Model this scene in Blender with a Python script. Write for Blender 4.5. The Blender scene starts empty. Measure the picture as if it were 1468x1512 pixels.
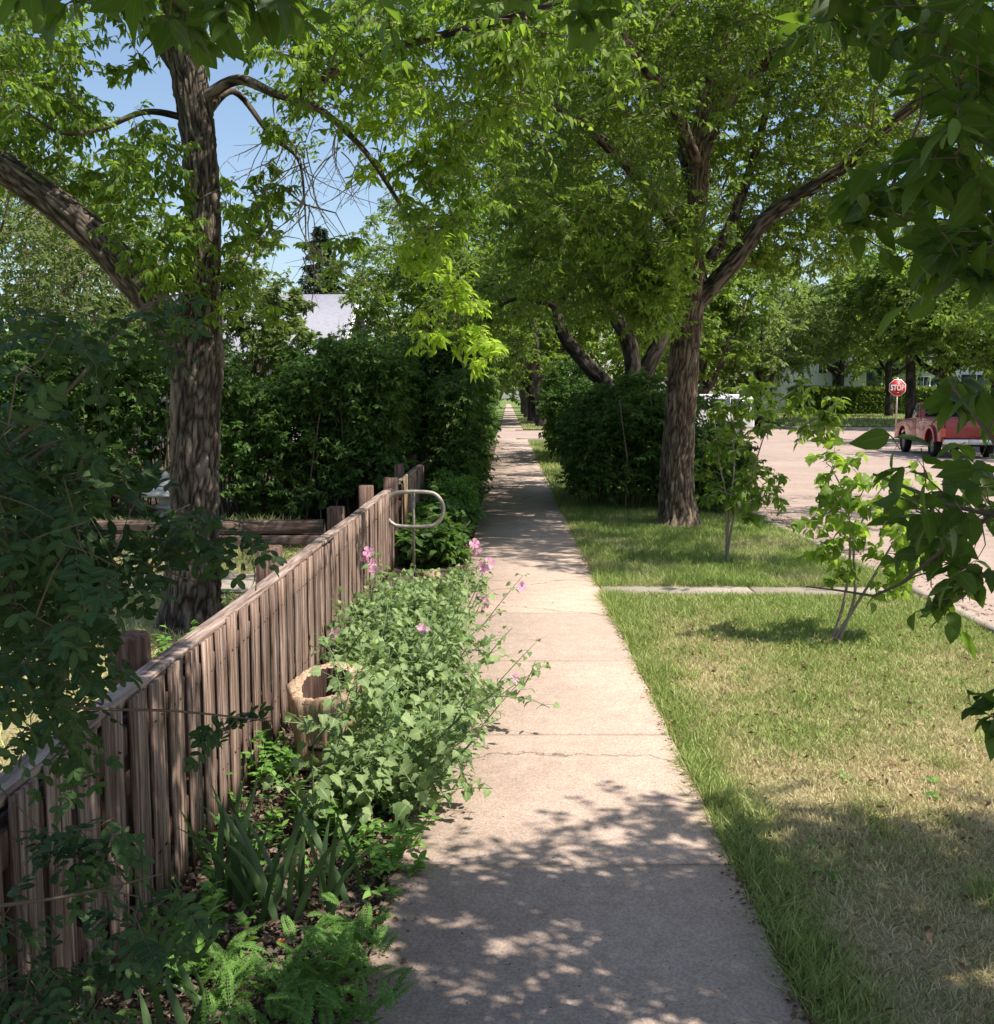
import bpy, bmesh, math, random
import numpy as np
from mathutils import Vector, Matrix

# ------------------------------------------------------------------ camera, sky, sun, exposure
SC = bpy.context.scene
C = SC.collection
CAM_H = 1.70
FPX = 1580.0
PITCH = math.atan2(756 - 588, FPX)
YAW = math.atan2(16, FPX)
cam_d = bpy.data.cameras.new('camera')
cam = bpy.data.objects.new('camera', cam_d)
C.objects.link(cam)
cam.location = (0, 0, CAM_H)
cam.rotation_euler = (math.pi / 2 - PITCH, 0, YAW)
cam_d.sensor_fit = 'HORIZONTAL'
cam_d.sensor_width = 36
cam_d.lens = 36 * FPX / 1468
cam_d.clip_start = 0.05
cam_d.clip_end = 2000
SC.camera = cam

SUN_EL = math.radians(56)
SUN_AZ = math.radians(112)          # clockwise from +Y (north)
world = bpy.data.worlds.new('World')
SC.world = world
world.use_nodes = True
wn = world.node_tree
wn.nodes.clear()
w_out = wn.nodes.new('ShaderNodeOutputWorld')
w_bg = wn.nodes.new('ShaderNodeBackground')
w_sky = wn.nodes.new('ShaderNodeTexSky')
w_sky.sky_type = 'NISHITA'
w_sky.sun_disc = False
w_sky.sun_elevation = SUN_EL
w_sky.sun_rotation = SUN_AZ
w_sky.air_density = 1.0
w_sky.dust_density = 1.2
w_sky.ozone_density = 1.0
w_bg.inputs['Strength'].default_value = 0.115
wn.links.new(w_sky.outputs[0], w_bg.inputs[0])
wn.links.new(w_bg.outputs[0], w_out.inputs[0])

sun_d = bpy.data.lights.new('sun', 'SUN')
sun = bpy.data.objects.new('sun', sun_d)
C.objects.link(sun)
sun_d.energy = 5.0
sun_d.angle = math.radians(0.42)
sun_d.color = (1.0, 0.935, 0.84)
sun_dir = Vector((math.sin(SUN_AZ) * math.cos(SUN_EL), math.cos(SUN_AZ) * math.cos(SUN_EL), math.sin(SUN_EL)))
sun.rotation_euler = (-sun_dir).to_track_quat('-Z', 'Y').to_euler()
sun.location = sun_dir * 60

SC.view_settings.view_transform = 'Standard'
SC.view_settings.look = 'None'
SC.view_settings.exposure = 0.68
SC.view_settings.gamma = 1.0
SC.render.engine = 'CYCLES'
SC.cycles.max_bounces = 7
SC.cycles.diffuse_bounces = 4
SC.cycles.transmission_bounces = 6
SC.cycles.transparent_max_bounces = 8

# ------------------------------------------------------------------ measuring: photograph pixel + distance -> place
_R = np.array(cam.rotation_euler.to_matrix())


def ray(px, py):
    d = _R @ np.array([(px - 734) / FPX, -(py - 756) / FPX, -1.0])
    return d


def at(px, py, y):
    d = ray(px, py)
    t = y / d[1]
    return np.array([d[0] * t, y, CAM_H + d[2] * t])


def gr(px, py):
    d = ray(px, py)
    t = -CAM_H / d[2]
    return np.array([d[0] * t, d[1] * t, 0.0])


# ------------------------------------------------------------------ numpy noise
_pr = np.random.default_rng(7)
_perm = _pr.permutation(256)
_perm = np.concatenate([_perm, _perm, _perm])
_val = _pr.random(256)


def vnoise(p):
    p = np.asarray(p, float)
    i = np.floor(p).astype(int)
    f = p - i
    f = f * f * (3 - 2 * f)
    i &= 255
    out = 0
    for dx in (0, 1):
        wx = f[:, 0] if dx else 1 - f[:, 0]
        a = _perm[(i[:, 0] + dx) & 255]
        for dy in (0, 1):
            wy = f[:, 1] if dy else 1 - f[:, 1]
            b = _perm[(a + i[:, 1] + dy) & 255]
            for dz in (0, 1):
                wz = f[:, 2] if dz else 1 - f[:, 2]
                out = out + wx * wy * wz * _val[_perm[(b + i[:, 2] + dz) & 255]]
    return out


def fbm(p, n=3):
    p = np.asarray(p, float)
    s, a, t = 0, 1.0, 0
    for k in range(n):
        s = s + a * vnoise(p * 2 ** k + 17.3 * k)
        t += a
        a *= 0.5
    return s / t


def plates(p):
    """distance to the nearest edge between irregular cells: 0 in a furrow, up to 1 on a plate"""
    i = np.floor(p).astype(int)
    best = np.full((len(p), 2), 9.0)
    for dx in (-1, 0, 1):
        for dy in (-1, 0, 1):
            for dz in (-1, 0, 1):
                c = i + [dx, dy, dz]
                k = _perm[(_perm[(_perm[c[:, 0] & 255] + c[:, 1]) & 255] + c[:, 2]) & 255]
                f = c + np.column_stack([_val[k], _val[_perm[k + 1]], _val[_perm[k + 7]]])
                d = np.linalg.norm(p - f, axis=1)
                n1 = d < best[:, 0]
                best[:, 1] = np.where(n1, best[:, 0], np.minimum(best[:, 1], d))
                best[:, 0] = np.where(n1, d, best[:, 0])
    return best[:, 1] - best[:, 0]


def unit(v):
    return v / np.maximum(np.linalg.norm(v, axis=-1, keepdims=True), 1e-9)


# ------------------------------------------------------------------ materials
def mat(name):
    m = bpy.data.materials.new(name)
    m.use_nodes = True
    nt = m.node_tree
    nt.nodes.clear()
    out = nt.nodes.new('ShaderNodeOutputMaterial')
    b = nt.nodes.new('ShaderNodeBsdfPrincipled')
    nt.links.new(b.outputs[0], out.inputs[0])
    return m, nt, b, out


def N(nt, t, **kw):
    n = nt.nodes.new(t)
    for k, v in kw.items():
        if k in n.inputs:
            n.inputs[k].default_value = v
        else:
            setattr(n, k, v)
    return n


def ramp(nt, fac, stops):
    r = nt.nodes.new('ShaderNodeValToRGB')
    el = r.color_ramp.elements
    while len(el) < len(stops):
        el.new(0.5)
    for e, (p, c) in zip(el, stops):
        e.position = p
        e.color = (*c, 1) if len(c) == 3 else c
    nt.links.new(fac, r.inputs[0])
    return r


def noise_tex(nt, scale, detail=4, rough=0.55, vec=None, coord='Object', stretch=None):
    tc = nt.nodes.new('ShaderNodeTexCoord')
    src = vec if vec is not None else tc.outputs[coord]
    if stretch:
        mp = nt.nodes.new('ShaderNodeMapping')
        mp.inputs['Scale'].default_value = stretch
        nt.links.new(src, mp.inputs[0])
        src = mp.outputs[0]
    n = N(nt, 'ShaderNodeTexNoise', Scale=scale, Detail=detail, Roughness=rough)
    nt.links.new(src, n.inputs['Vector'])
    return n


def bump(nt, b, h, strength=0.3, dist=0.02):
    bp = nt.nodes.new('ShaderNodeBump')
    bp.inputs['Strength'].default_value = strength
    bp.inputs['Distance'].default_value = dist
    nt.links.new(h, bp.inputs['Height'])
    nt.links.new(bp.outputs[0], b.inputs['Normal'])
    return bp


def mix_rgb(nt, fac, a, b, mode='MIX'):
    m = nt.nodes.new('ShaderNodeMix')
    m.data_type = 'RGBA'
    m.blend_type = mode
    for sock, v in ((m.inputs[0], fac), (m.inputs[6], a), (m.inputs[7], b)):
        if hasattr(v, 'links'):
            nt.links.new(v, sock)
        elif isinstance(v, (tuple, list)):
            sock.default_value = (*v, 1)
        else:
            sock.default_value = v
    return m.outputs[2]


def leaf_mat(name, dark, light, trans, tmix=0.38, rough=0.55, spec=0.22):
    """leaf: colour varies leaf to leaf (attribute rnd), light passes through it"""
    m, nt, b, out = mat(name)
    at_ = N(nt, 'ShaderNodeAttribute', attribute_name='rnd')
    md = N(nt, 'ShaderNodeAttribute', attribute_name='mid')
    mr = ramp(nt, md.outputs['Fac'], [(0.88, (0, 0, 0)), (0.96, (.38, .38, .38))])
    r = ramp(nt, at_.outputs['Fac'], [(0.0, dark), (0.55, tuple((d + l) / 2 for d, l in zip(dark, light))), (1.0, light)])
    nt.links.new(mix_rgb(nt, mr.outputs[0], r.outputs[0], tuple(min(1, c * 1.9 + .03) for c in light)), b.inputs['Base Color'])
    b.inputs['Roughness'].default_value = rough
    b.inputs['Specular IOR Level'].default_value = spec
    t = nt.nodes.new('ShaderNodeBsdfTranslucent')
    r2 = ramp(nt, at_.outputs['Fac'], [(0.0, tuple(c * 0.75 for c in trans)), (1.0, tuple(min(1, c * 1.25) for c in trans))])
    nt.links.new(r2.outputs[0], t.inputs['Color'])
    mx = nt.nodes.new('ShaderNodeMixShader')
    mx.inputs[0].default_value = tmix
    nt.links.new(b.outputs[0], mx.inputs[1])
    nt.links.new(t.outputs[0], mx.inputs[2])
    nt.links.new(mx.outputs[0], out.inputs[0])
    return m


M = {}
M['leaf_ash'] = leaf_mat('leaf_ash', (0.030, 0.075, 0.014), (0.16, 0.24, 0.038), (0.37, 0.58, 0.05), 0.41)
M['leaf_elm'] = leaf_mat('leaf_elm', (0.030, 0.07, 0.015), (0.16, 0.235, 0.042), (0.34, 0.52, 0.05), 0.40)
M['leaf_lime'] = leaf_mat('leaf_lime', (0.11, 0.20, 0.02), (0.26, 0.37, 0.04), (0.55, 0.78, 0.07), 0.5)  # brighter leaf for the backlit sprays, the glow is in the colour
M['leaf_sapling'] = leaf_mat('leaf_sapling', (0.07, 0.14, 0.02), (0.20, 0.30, 0.05), (0.42, 0.62, 0.06), 0.45)
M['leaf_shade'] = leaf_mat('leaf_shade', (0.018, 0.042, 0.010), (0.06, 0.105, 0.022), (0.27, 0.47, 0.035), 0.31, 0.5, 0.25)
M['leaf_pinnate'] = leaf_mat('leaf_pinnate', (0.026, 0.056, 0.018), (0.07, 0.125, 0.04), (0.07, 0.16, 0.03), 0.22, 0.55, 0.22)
M['leaf_hedge'] = leaf_mat('leaf_hedge', (0.028, 0.07, 0.018), (0.12, 0.21, 0.045), (0.18, 0.34, 0.04), 0.32)
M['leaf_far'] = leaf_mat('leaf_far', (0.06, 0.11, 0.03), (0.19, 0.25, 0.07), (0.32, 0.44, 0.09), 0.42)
M['leaf_clipped'] = leaf_mat('leaf_clipped', (0.06, 0.11, 0.025), (0.15, 0.20, 0.045), (0.26, 0.36, 0.06), 0.4)
M['leaf_mallow'] = leaf_mat('leaf_mallow', (0.09, 0.16, 0.05), (0.29, 0.37, 0.16), (0.28, 0.42, 0.10), 0.34, 0.6, 0.25)
M['leaf_iris'] = leaf_mat('leaf_iris', (0.045, 0.085, 0.035), (0.12, 0.19, 0.07), (0.14, 0.26, 0.04), 0.22, 0.45, 0.4)
M['leaf_fern'] = leaf_mat('leaf_fern', (0.07, 0.17, 0.03), (0.20, 0.36, 0.08), (0.30, 0.55, 0.06), 0.35)
M['needle'] = leaf_mat('needle', (0.025, 0.05, 0.03), (0.06, 0.09, 0.05), (0.05, 0.09, 0.03), 0.12)
M['petal'] = leaf_mat('petal', (0.62, 0.24, 0.44), (0.85, 0.45, 0.62), (0.85, 0.40, 0.62), 0.4)
M['petal_orange'] = leaf_mat('petal_orange', (0.7, 0.22, 0.05), (0.8, 0.3, 0.08), (0.8, 0.3, 0.08), 0.3)
M['litter'] = leaf_mat('litter', (0.10, 0.05, 0.03), (0.36, 0.24, 0.14), (0.2, 0.1, 0.05), 0.1)
M['mulch'] = leaf_mat('mulch', (0.04, 0.03, 0.023), (0.22, 0.16, 0.115), (0.1, 0.06, 0.04), 0.05)

# grass blades: dryness is the blade's own colour
m, nt, b, out = mat('grass_blade')
ar = N(nt, 'ShaderNodeAttribute', attribute_name='rnd')
ad = N(nt, 'ShaderNodeAttribute', attribute_name='dry')
g = ramp(nt, ar.outputs['Fac'], [(0, (0.15, 0.23, 0.045)), (1, (0.42, 0.50, 0.14))])
d_ = ramp(nt, ar.outputs['Fac'], [(0, (0.42, 0.32, 0.17)), (0.6, (0.70, 0.56, 0.34)), (1, (0.88, 0.75, 0.52))])
cc = mix_rgb(nt, ad.outputs['Fac'], g.outputs[0], d_.outputs[0])
nt.links.new(cc, b.inputs['Base Color'])
b.inputs['Roughness'].default_value = 0.55
b.inputs['Specular IOR Level'].default_value = 0.3
t = nt.nodes.new('ShaderNodeBsdfTranslucent')
nt.links.new(cc, t.inputs[0])
mx = nt.nodes.new('ShaderNodeMixShader')
mx.inputs[0].default_value = 0.35
nt.links.new(b.outputs[0], mx.inputs[1])
nt.links.new(t.outputs[0], mx.inputs[2])
nt.links.new(mx.outputs[0], out.inputs[0])
M['grass'] = m


def bark_mat(name, ridge, furrow, twist=1.0):
    m, nt, b, out = mat(name)
    h = N(nt, 'ShaderNodeAttribute', attribute_name='h')
    bk = N(nt, 'ShaderNodeAttribute', attribute_name='bk')
    n1 = noise_tex(nt, 38, 6, 0.65, vec=bk.outputs['Vector'])
    n2 = noise_tex(nt, 5, 3, 0.5, vec=bk.outputs['Vector'])
    add = N(nt, 'ShaderNodeMath', operation='MULTIPLY_ADD')
    nt.links.new(n1.outputs['Fac'], add.inputs[0])
    add.inputs[1].default_value = 0.55
    nt.links.new(h.outputs['Fac'], add.inputs[2])
    r = ramp(nt, add.outputs[0], [(0.34, furrow), (0.62, tuple(a * .5 + c * .5 for a, c in zip(ridge, furrow))), (0.92, ridge)])
    n2r = ramp(nt, n2.outputs['Fac'], [(.3, (.36, .36, .36)), (.7, (.64, .64, .64))])
    c2 = mix_rgb(nt, 0.6, r.outputs[0], n2r.outputs[0], 'OVERLAY')
    nt.links.new(c2, b.inputs['Base Color'])
    b.inputs['Roughness'].default_value = 0.9
    b.inputs['Specular IOR Level'].default_value = 0.15
    bump(nt, b, n1.outputs['Fac'], 0.7, 0.02)
    return m


M['bark'] = bark_mat('bark_furrowed', (0.19, 0.155, 0.125), (0.022, 0.016, 0.012))
M['bark_brown'] = bark_mat('bark_brown', (0.24, 0.18, 0.13), (0.035, 0.023, 0.016))
M['bark_dark'] = bark_mat('bark_dark', (0.10, 0.082, 0.068), (0.02, 0.016, 0.013))

m, nt, b, out = mat('twig')
b.inputs['Base Color'].default_value = (0.13, 0.095, 0.065, 1)
b.inputs['Roughness'].default_value = 0.8
M['twig'] = m
m, nt, b, out = mat('twig_grey')
b.inputs['Base Color'].default_value = (0.24, 0.19, 0.15, 1)
b.inputs['Roughness'].default_value = 0.8
M['twig_grey'] = m
m, nt, b, out = mat('stem_green')
b.inputs['Base Color'].default_value = (0.13, 0.2, 0.07, 1)
b.inputs['Roughness'].default_value = 0.6
M['stem'] = m


def concrete_mat(name, c1, c2, speck=True, sc=1.0, spots=(0.10, 0.085, 0.075), slab=False):
    m, nt, b, out = mat(name)
    big = noise_tex(nt, 0.9 * sc, 5, 0.6)
    mid = noise_tex(nt, 9 * sc, 5, 0.6)
    r = ramp(nt, big.outputs['Fac'], [(0.3, c1), (0.7, c2)])
    r2 = ramp(nt, mid.outputs['Fac'], [(0.25, (0.40, 0.39, 0.38)), (0.75, (0.60, 0.60, 0.60))])
    col = mix_rgb(nt, 0.55, r.outputs[0], r2.outputs[0], 'OVERLAY')
    tc = nt.nodes.new('ShaderNodeTexCoord')
    if speck:
        v = N(nt, 'ShaderNodeTexVoronoi', Scale=150)
        nt.links.new(tc.outputs['Object'], v.inputs['Vector'])
        sp = ramp(nt, v.outputs['Color'], [(0.35, (0.33, 0.31, 0.30)), (0.65, (0.68, 0.68, 0.67))])
        col = mix_rgb(nt, 0.40, col, sp.outputs[0], 'OVERLAY')
        v2 = N(nt, 'ShaderNodeTexVoronoi', Scale=24)
        nt.links.new(tc.outputs['Object'], v2.inputs['Vector'])
        v3 = ramp(nt, v2.outputs['Distance'], [(0.06, (1, 1, 1)), (0.10, (0, 0, 0))])
        sel = N(nt, 'ShaderNodeMath', operation='GREATER_THAN')
        sepc = nt.nodes.new('ShaderNodeSeparateColor')
        nt.links.new(v2.outputs['Color'], sepc.inputs[0])
        nt.links.new(sepc.outputs[0], sel.inputs[0])
        sel.inputs[1].default_value = 0.62
        mu = N(nt, 'ShaderNodeMath', operation='MULTIPLY')
        nt.links.new(v3.outputs[0], mu.inputs[0])
        nt.links.new(sel.outputs[0], mu.inputs[1])
        col = mix_rgb(nt, mu.outputs[0], col, spots)
    # wandering stains
    st = noise_tex(nt, 2.3, 8, 0.72)
    sr = ramp(nt, st.outputs['Fac'], [(0.58, (0, 0, 0)), (0.78, (0.6, 0.6, 0.6))])
    col = mix_rgb(nt, sr.outputs[0], col, tuple(c * 0.55 for c in c1))
    if slab:
        sa = N(nt, 'ShaderNodeAttribute', attribute_name='rnd')
        sr2 = ramp(nt, sa.outputs['Fac'], [(0, (.425, .43, .44)), (1, (.565, .56, .55))])
        col = mix_rgb(nt, 1.0, col, sr2.outputs[0], 'OVERLAY')
    wn_ = noise_tex(nt, 1.7, 6, 0.7)
    wm = nt.nodes.new('ShaderNodeVectorMath'); wm.operation = 'MULTIPLY_ADD'
    nt.links.new(wn_.outputs['Color'], wm.inputs[0]); wm.inputs[1].default_value = (.55, .55, 0)
    nt.links.new(tc.outputs['Object'], wm.inputs[2])
    vc = N(nt, 'ShaderNodeTexVoronoi', Scale=0.33, feature='DISTANCE_TO_EDGE')
    nt.links.new(wm.outputs[0], vc.inputs['Vector'])
    cr_ = ramp(nt, vc.outputs['Distance'], [(0.0, (.75, .75, .75)), (0.0022, (0, 0, 0))])
    col = mix_rgb(nt, cr_.outputs[0], col, (0.07, 0.055, 0.045))
    nt.links.new(col, b.inputs['Base Color'])
    b.inputs['Roughness'].default_value = 0.9
    b.inputs['Specular IOR Level'].default_value = 0.2
    fine = noise_tex(nt, 160, 4, 0.7)
    bump(nt, b, fine.outputs['Fac'], 0.35, 0.006)
    return m


M['concrete'] = concrete_mat('concrete', (0.375, 0.285, 0.232), (0.47, 0.365, 0.30), slab=True)
M['concrete_far'] = concrete_mat('concrete_far', (0.375, 0.285, 0.232), (0.47, 0.365, 0.30))
M['concrete_old'] = concrete_mat('concrete_old', (0.27, 0.235, 0.195), (0.36, 0.315, 0.265))
M['street'] = concrete_mat('street_surface', (0.32, 0.245, 0.21), (0.41, 0.315, 0.27), True, 0.5, (0.16, 0.1, 0.08))
M['kerb'] = concrete_mat('kerb', (0.26, 0.215, 0.18), (0.37, 0.31, 0.26), False)


def soil_mat(name, cols, scale=3.0):
    m, nt, b, out = mat(name)
    a = noise_tex(nt, scale, 9, 0.72)
    r = ramp(nt, a.outputs['Fac'], [(0.28, cols[0]), (0.48, cols[1]), (0.72, cols[2])])
    f = noise_tex(nt, 70, 5, 0.7)
    r2 = ramp(nt, f.outputs['Fac'], [(0.3, (0.2, 0.2, 0.2)), (0.7, (0.8, 0.8, 0.8))])
    col = mix_rgb(nt, 0.7, r.outputs[0], r2.outputs[0], 'OVERLAY')
    nt.links.new(col, b.inputs['Base Color'])
    b.inputs['Roughness'].default_value = 1
    b.inputs['Specular IOR Level'].default_value = 0.05
    bump(nt, b, f.outputs['Fac'], 0.8, 0.03)
    return m


M['soil'] = soil_mat('soil', [(0.05, 0.036, 0.027), (0.10, 0.075, 0.055), (0.20, 0.15, 0.11)], 6)
M['turf'] = soil_mat('turf', [(0.20, 0.22, 0.08), (0.36, 0.32, 0.16), (0.52, 0.42, 0.27)], 2.2)
M['ground'] = soil_mat('ground', [(0.09, 0.14, 0.04), (0.14, 0.19, 0.06), (0.22, 0.23, 0.10)], 1.2)


def wood_mat(name, c1, c2, c3, rough=0.85, ax=2):
    m, nt, b, out = mat(name)
    pl = N(nt, 'ShaderNodeAttribute', attribute_name='rnd')
    tc = nt.nodes.new('ShaderNodeTexCoord')
    off = nt.nodes.new('ShaderNodeVectorMath')
    off.operation = 'ADD'
    comb = nt.nodes.new('ShaderNodeCombineXYZ')
    ml = N(nt, 'ShaderNodeMath', operation='MULTIPLY')
    nt.links.new(pl.outputs['Fac'], ml.inputs[0])
    ml.inputs[1].default_value = 37.0
    nt.links.new(ml.outputs[0], comb.inputs[2])
    nt.links.new(tc.outputs['Object'], off.inputs[0])
    nt.links.new(comb.outputs[0], off.inputs[1])
    gr_ = noise_tex(nt, 26, 8, 0.7, vec=off.outputs[0], stretch=tuple(0.10 if k == ax else 2.2 for k in range(3)))
    bl = noise_tex(nt, 3.2, 4, 0.6, vec=off.outputs[0], stretch=tuple(0.7 if k == ax else 1.6 for k in range(3)))
    r = ramp(nt, gr_.outputs['Fac'], [(0.36, c1), (0.5, c2), (0.66, c3)])
    r2 = ramp(nt, pl.outputs['Fac'], [(0, (0.36, 0.35, 0.36)), (1, (0.64, 0.62, 0.6))])
    col = mix_rgb(nt, 0.75, r.outputs[0], r2.outputs[0], 'OVERLAY')
    r3 = ramp(nt, bl.outputs['Fac'], [(0.35, (0.32, 0.28, 0.27)), (0.68, (0.66, 0.66, 0.68))])
    col = mix_rgb(nt, 0.55, col, r3.outputs[0], 'OVERLAY')
    nt.links.new(col, b.inputs['Base Color'])
    b.inputs['Roughness'].default_value = rough
    b.inputs['Specular IOR Level'].default_value = 0.2
    bump(nt, b, gr_.outputs['Fac'], 0.6, 0.008)
    return m


M['fence_wood'] = wood_mat('fence_wood', (0.045, 0.026, 0.019), (0.20, 0.138, 0.106), (0.42, 0.34, 0.29))
M['cap_wood'] = wood_mat('cap_wood', (0.10, 0.066, 0.05), (0.26, 0.195, 0.16), (0.46, 0.38, 0.33), ax=1)
M['timber_wood'] = wood_mat('timber_wood', (0.05, 0.03, 0.022), (0.13, 0.09, 0.07), (0.28, 0.21, 0.17), ax=0)
M['post_wood'] = wood_mat('post_wood', (0.055, 0.032, 0.024), (0.12, 0.075, 0.057), (0.24, 0.17, 0.14))
M['log_wood'] = wood_mat('log_wood', (0.17, 0.105, 0.065), (0.36, 0.255, 0.17), (0.54, 0.43, 0.33))
M['new_wood'] = wood_mat('new_wood', (0.42, 0.25, 0.11), (0.58, 0.38, 0.2), (0.7, 0.5, 0.3))


def plain(name, col, rough=0.5, metal=0.0, spec=0.5, var=0.0, vscale=8, coat=0):
    m, nt, b, out = mat(name)
    b.inputs['Base Color'].default_value = (*col, 1)
    b.inputs['Roughness'].default_value = rough
    b.inputs['Metallic'].default_value = metal
    b.inputs['Specular IOR Level'].default_value = spec
    b.inputs['Coat Weight'].default_value = coat
    if var:
        n = noise_tex(nt, vscale, 6, 0.65)
        r = ramp(nt, n.outputs['Fac'], [(0.3, tuple(c * (1 - var) for c in col)), (0.7, tuple(min(1, c * (1 + var)) for c in col))])
        nt.links.new(r.outputs[0], b.inputs['Base Color'])
        bump(nt, b, n.outputs['Fac'], 0.25, 0.006)
    return m


M['metal'] = plain('galvanised', (0.30, 0.28, 0.24), 0.55, 0.35, 0.5, 0.35, 25)
M['nail'] = plain('nail', (0.07, 0.04, 0.03), 0.8, 0.3)
M['rock'] = plain('rock', (0.42, 0.30, 0.23), 0.9, 0, 0.2, 0.4, 12)
M['stone'] = plain('lantern_stone', (0.33, 0.33, 0.31), 0.9, 0, 0.2, 0.3, 14)
M['red_paint'] = plain('red_paint', (0.27, 0.006, 0.012), 0.38, 0.1, 0.5, 0, 1, 0.7)
M['white_paint'] = plain('white_paint', (0.74, 0.75, 0.76), 0.35, 0, 0.5, 0, 1, 0.5)
M['glass_dark'] = plain('glass_dark', (0.03, 0.045, 0.045), 0.08, 0, 0.8)
M['black'] = plain('black_rubber', (0.02, 0.02, 0.02), 0.8, 0, 0.2, 0.3, 30)
M['chrome'] = plain('chrome', (0.55, 0.55, 0.55), 0.25, 0.9)
M['tail'] = plain('tail_lamp', (0.55, 0.08, 0.04), 0.2)
M['amber'] = plain('amber_lamp', (0.8, 0.35, 0.08), 0.25)
M['plate'] = plain('plate', (0.7, 0.72, 0.7), 0.4)
M['sign_red'] = plain('sign_red', (0.50, 0.025, 0.03), 0.45, 0, 0.4, 0.08, 5)
M['sign_white'] = plain('sign_white', (0.78, 0.76, 0.74), 0.45)
M['sign_back'] = plain('sign_steel', (0.42, 0.36, 0.30), 0.6, 0.3, 0.4, 0.3, 10)
M['roof_pale'] = plain('roof_pale', (0.26, 0.26, 0.30), 0.9, 0, 0.2, 0.15, 7)
M['roof_grey'] = plain('roof_grey', (0.22, 0.21, 0.21), 0.9, 0, 0.2, 0.2, 5)
M['white_trim'] = plain('white_trim', (0.8, 0.8, 0.78), 0.5)
M['window_dark'] = plain('window_dark', (0.035, 0.05, 0.055), 0.1, 0, 0.7)
M['pole_wood'] = plain('pole_wood', (0.17, 0.14, 0.12), 0.9, 0, 0.2, 0.3, 10)

m, nt, b, out = mat('siding')
tc = nt.nodes.new('ShaderNodeTexCoord')
wv = N(nt, 'ShaderNodeTexWave', Scale=1.6, bands_direction='Z', wave_profile='SAW', Distortion=0.0)
nt.links.new(tc.outputs['Object'], wv.inputs['Vector'])
r = ramp(nt, wv.outputs['Fac'], [(0.0, (0.42, 0.42, 0.42)), (0.12, (0.68, 0.68, 0.67)), (1, (0.72, 0.72, 0.71))])
nt.links.new(r.outputs[0], b.inputs['Base Color'])
b.inputs['Roughness'].default_value = 0.7
M['siding'] = m


# ------------------------------------------------------------------ objects, naming
def tag(o, label=None, cat=None, group=None, kind=None):
    if label:
        o['label'] = label
    if cat:
        o['category'] = cat
    if group:
        o['group'] = group
    if kind:
        o['kind'] = kind
    return o


def empty(name, loc, label, cat, group=None, rz=0):
    o = bpy.data.objects.new(name, None)
    C.objects.link(o)
    o.location = loc
    o.rotation_euler = (0, 0, rz)
    o.empty_display_size = 0.2
    return tag(o, label, cat, group)


def mesh_np(name, V, polys, mats, parent=None, mi=None, attrs=None, smooth=False, loc=None):
    """polys: list of (n,k) int arrays; everything in world space, shifted to the parent's place"""
    V = np.asarray(V, np.float32)
    org = np.zeros(3)
    if parent is not None:
        org = np.array(parent.location)
    elif loc is not None:
        org = np.array(loc)
    V = V - org.astype(np.float32)
    me = bpy.data.meshes.new(name)
    me.vertices.add(len(V))
    me.vertices.foreach_set('co', V.ravel())
    polys = [np.asarray(p, np.int32) for p in polys if len(p)]
    starts, loops, s = [], [], 0
    for p in polys:
        n, k = p.shape
        starts.append(s + np.arange(n) * k)
        loops.append(p.ravel())
        s += n * k
    loops = np.concatenate(loops)
    starts = np.concatenate(starts)
    me.loops.add(len(loops))
    me.loops.foreach_set('vertex_index', loops.astype(np.int32))
    me.polygons.add(len(starts))
    me.polygons.foreach_set('loop_start', starts.astype(np.int32))
    if smooth:
        me.polygons.foreach_set('use_smooth', np.ones(len(starts), bool))
    for m_ in (mats if isinstance(mats, (list, tuple)) else [mats]):
        me.materials.append(m_)
    if mi is not None:
        me.polygons.foreach_set('material_index', np.asarray(mi, np.int32))
    for an, (dom, ty, data) in (attrs or {}).items():
        a = me.attributes.new(an, ty, dom)
        if ty == 'FLOAT':
            a.data.foreach_set('value', np.asarray(data, np.float32).ravel())
        else:
            a.data.foreach_set('vector', np.asarray(data, np.float32).ravel())
    me.update(calc_edges=True)
    me.validate()
    o = bpy.data.objects.new(name, me)
    C.objects.link(o)
    if parent is not None:
        o.parent = parent
    elif loc is not None:
        o.location = loc
    return o


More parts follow.
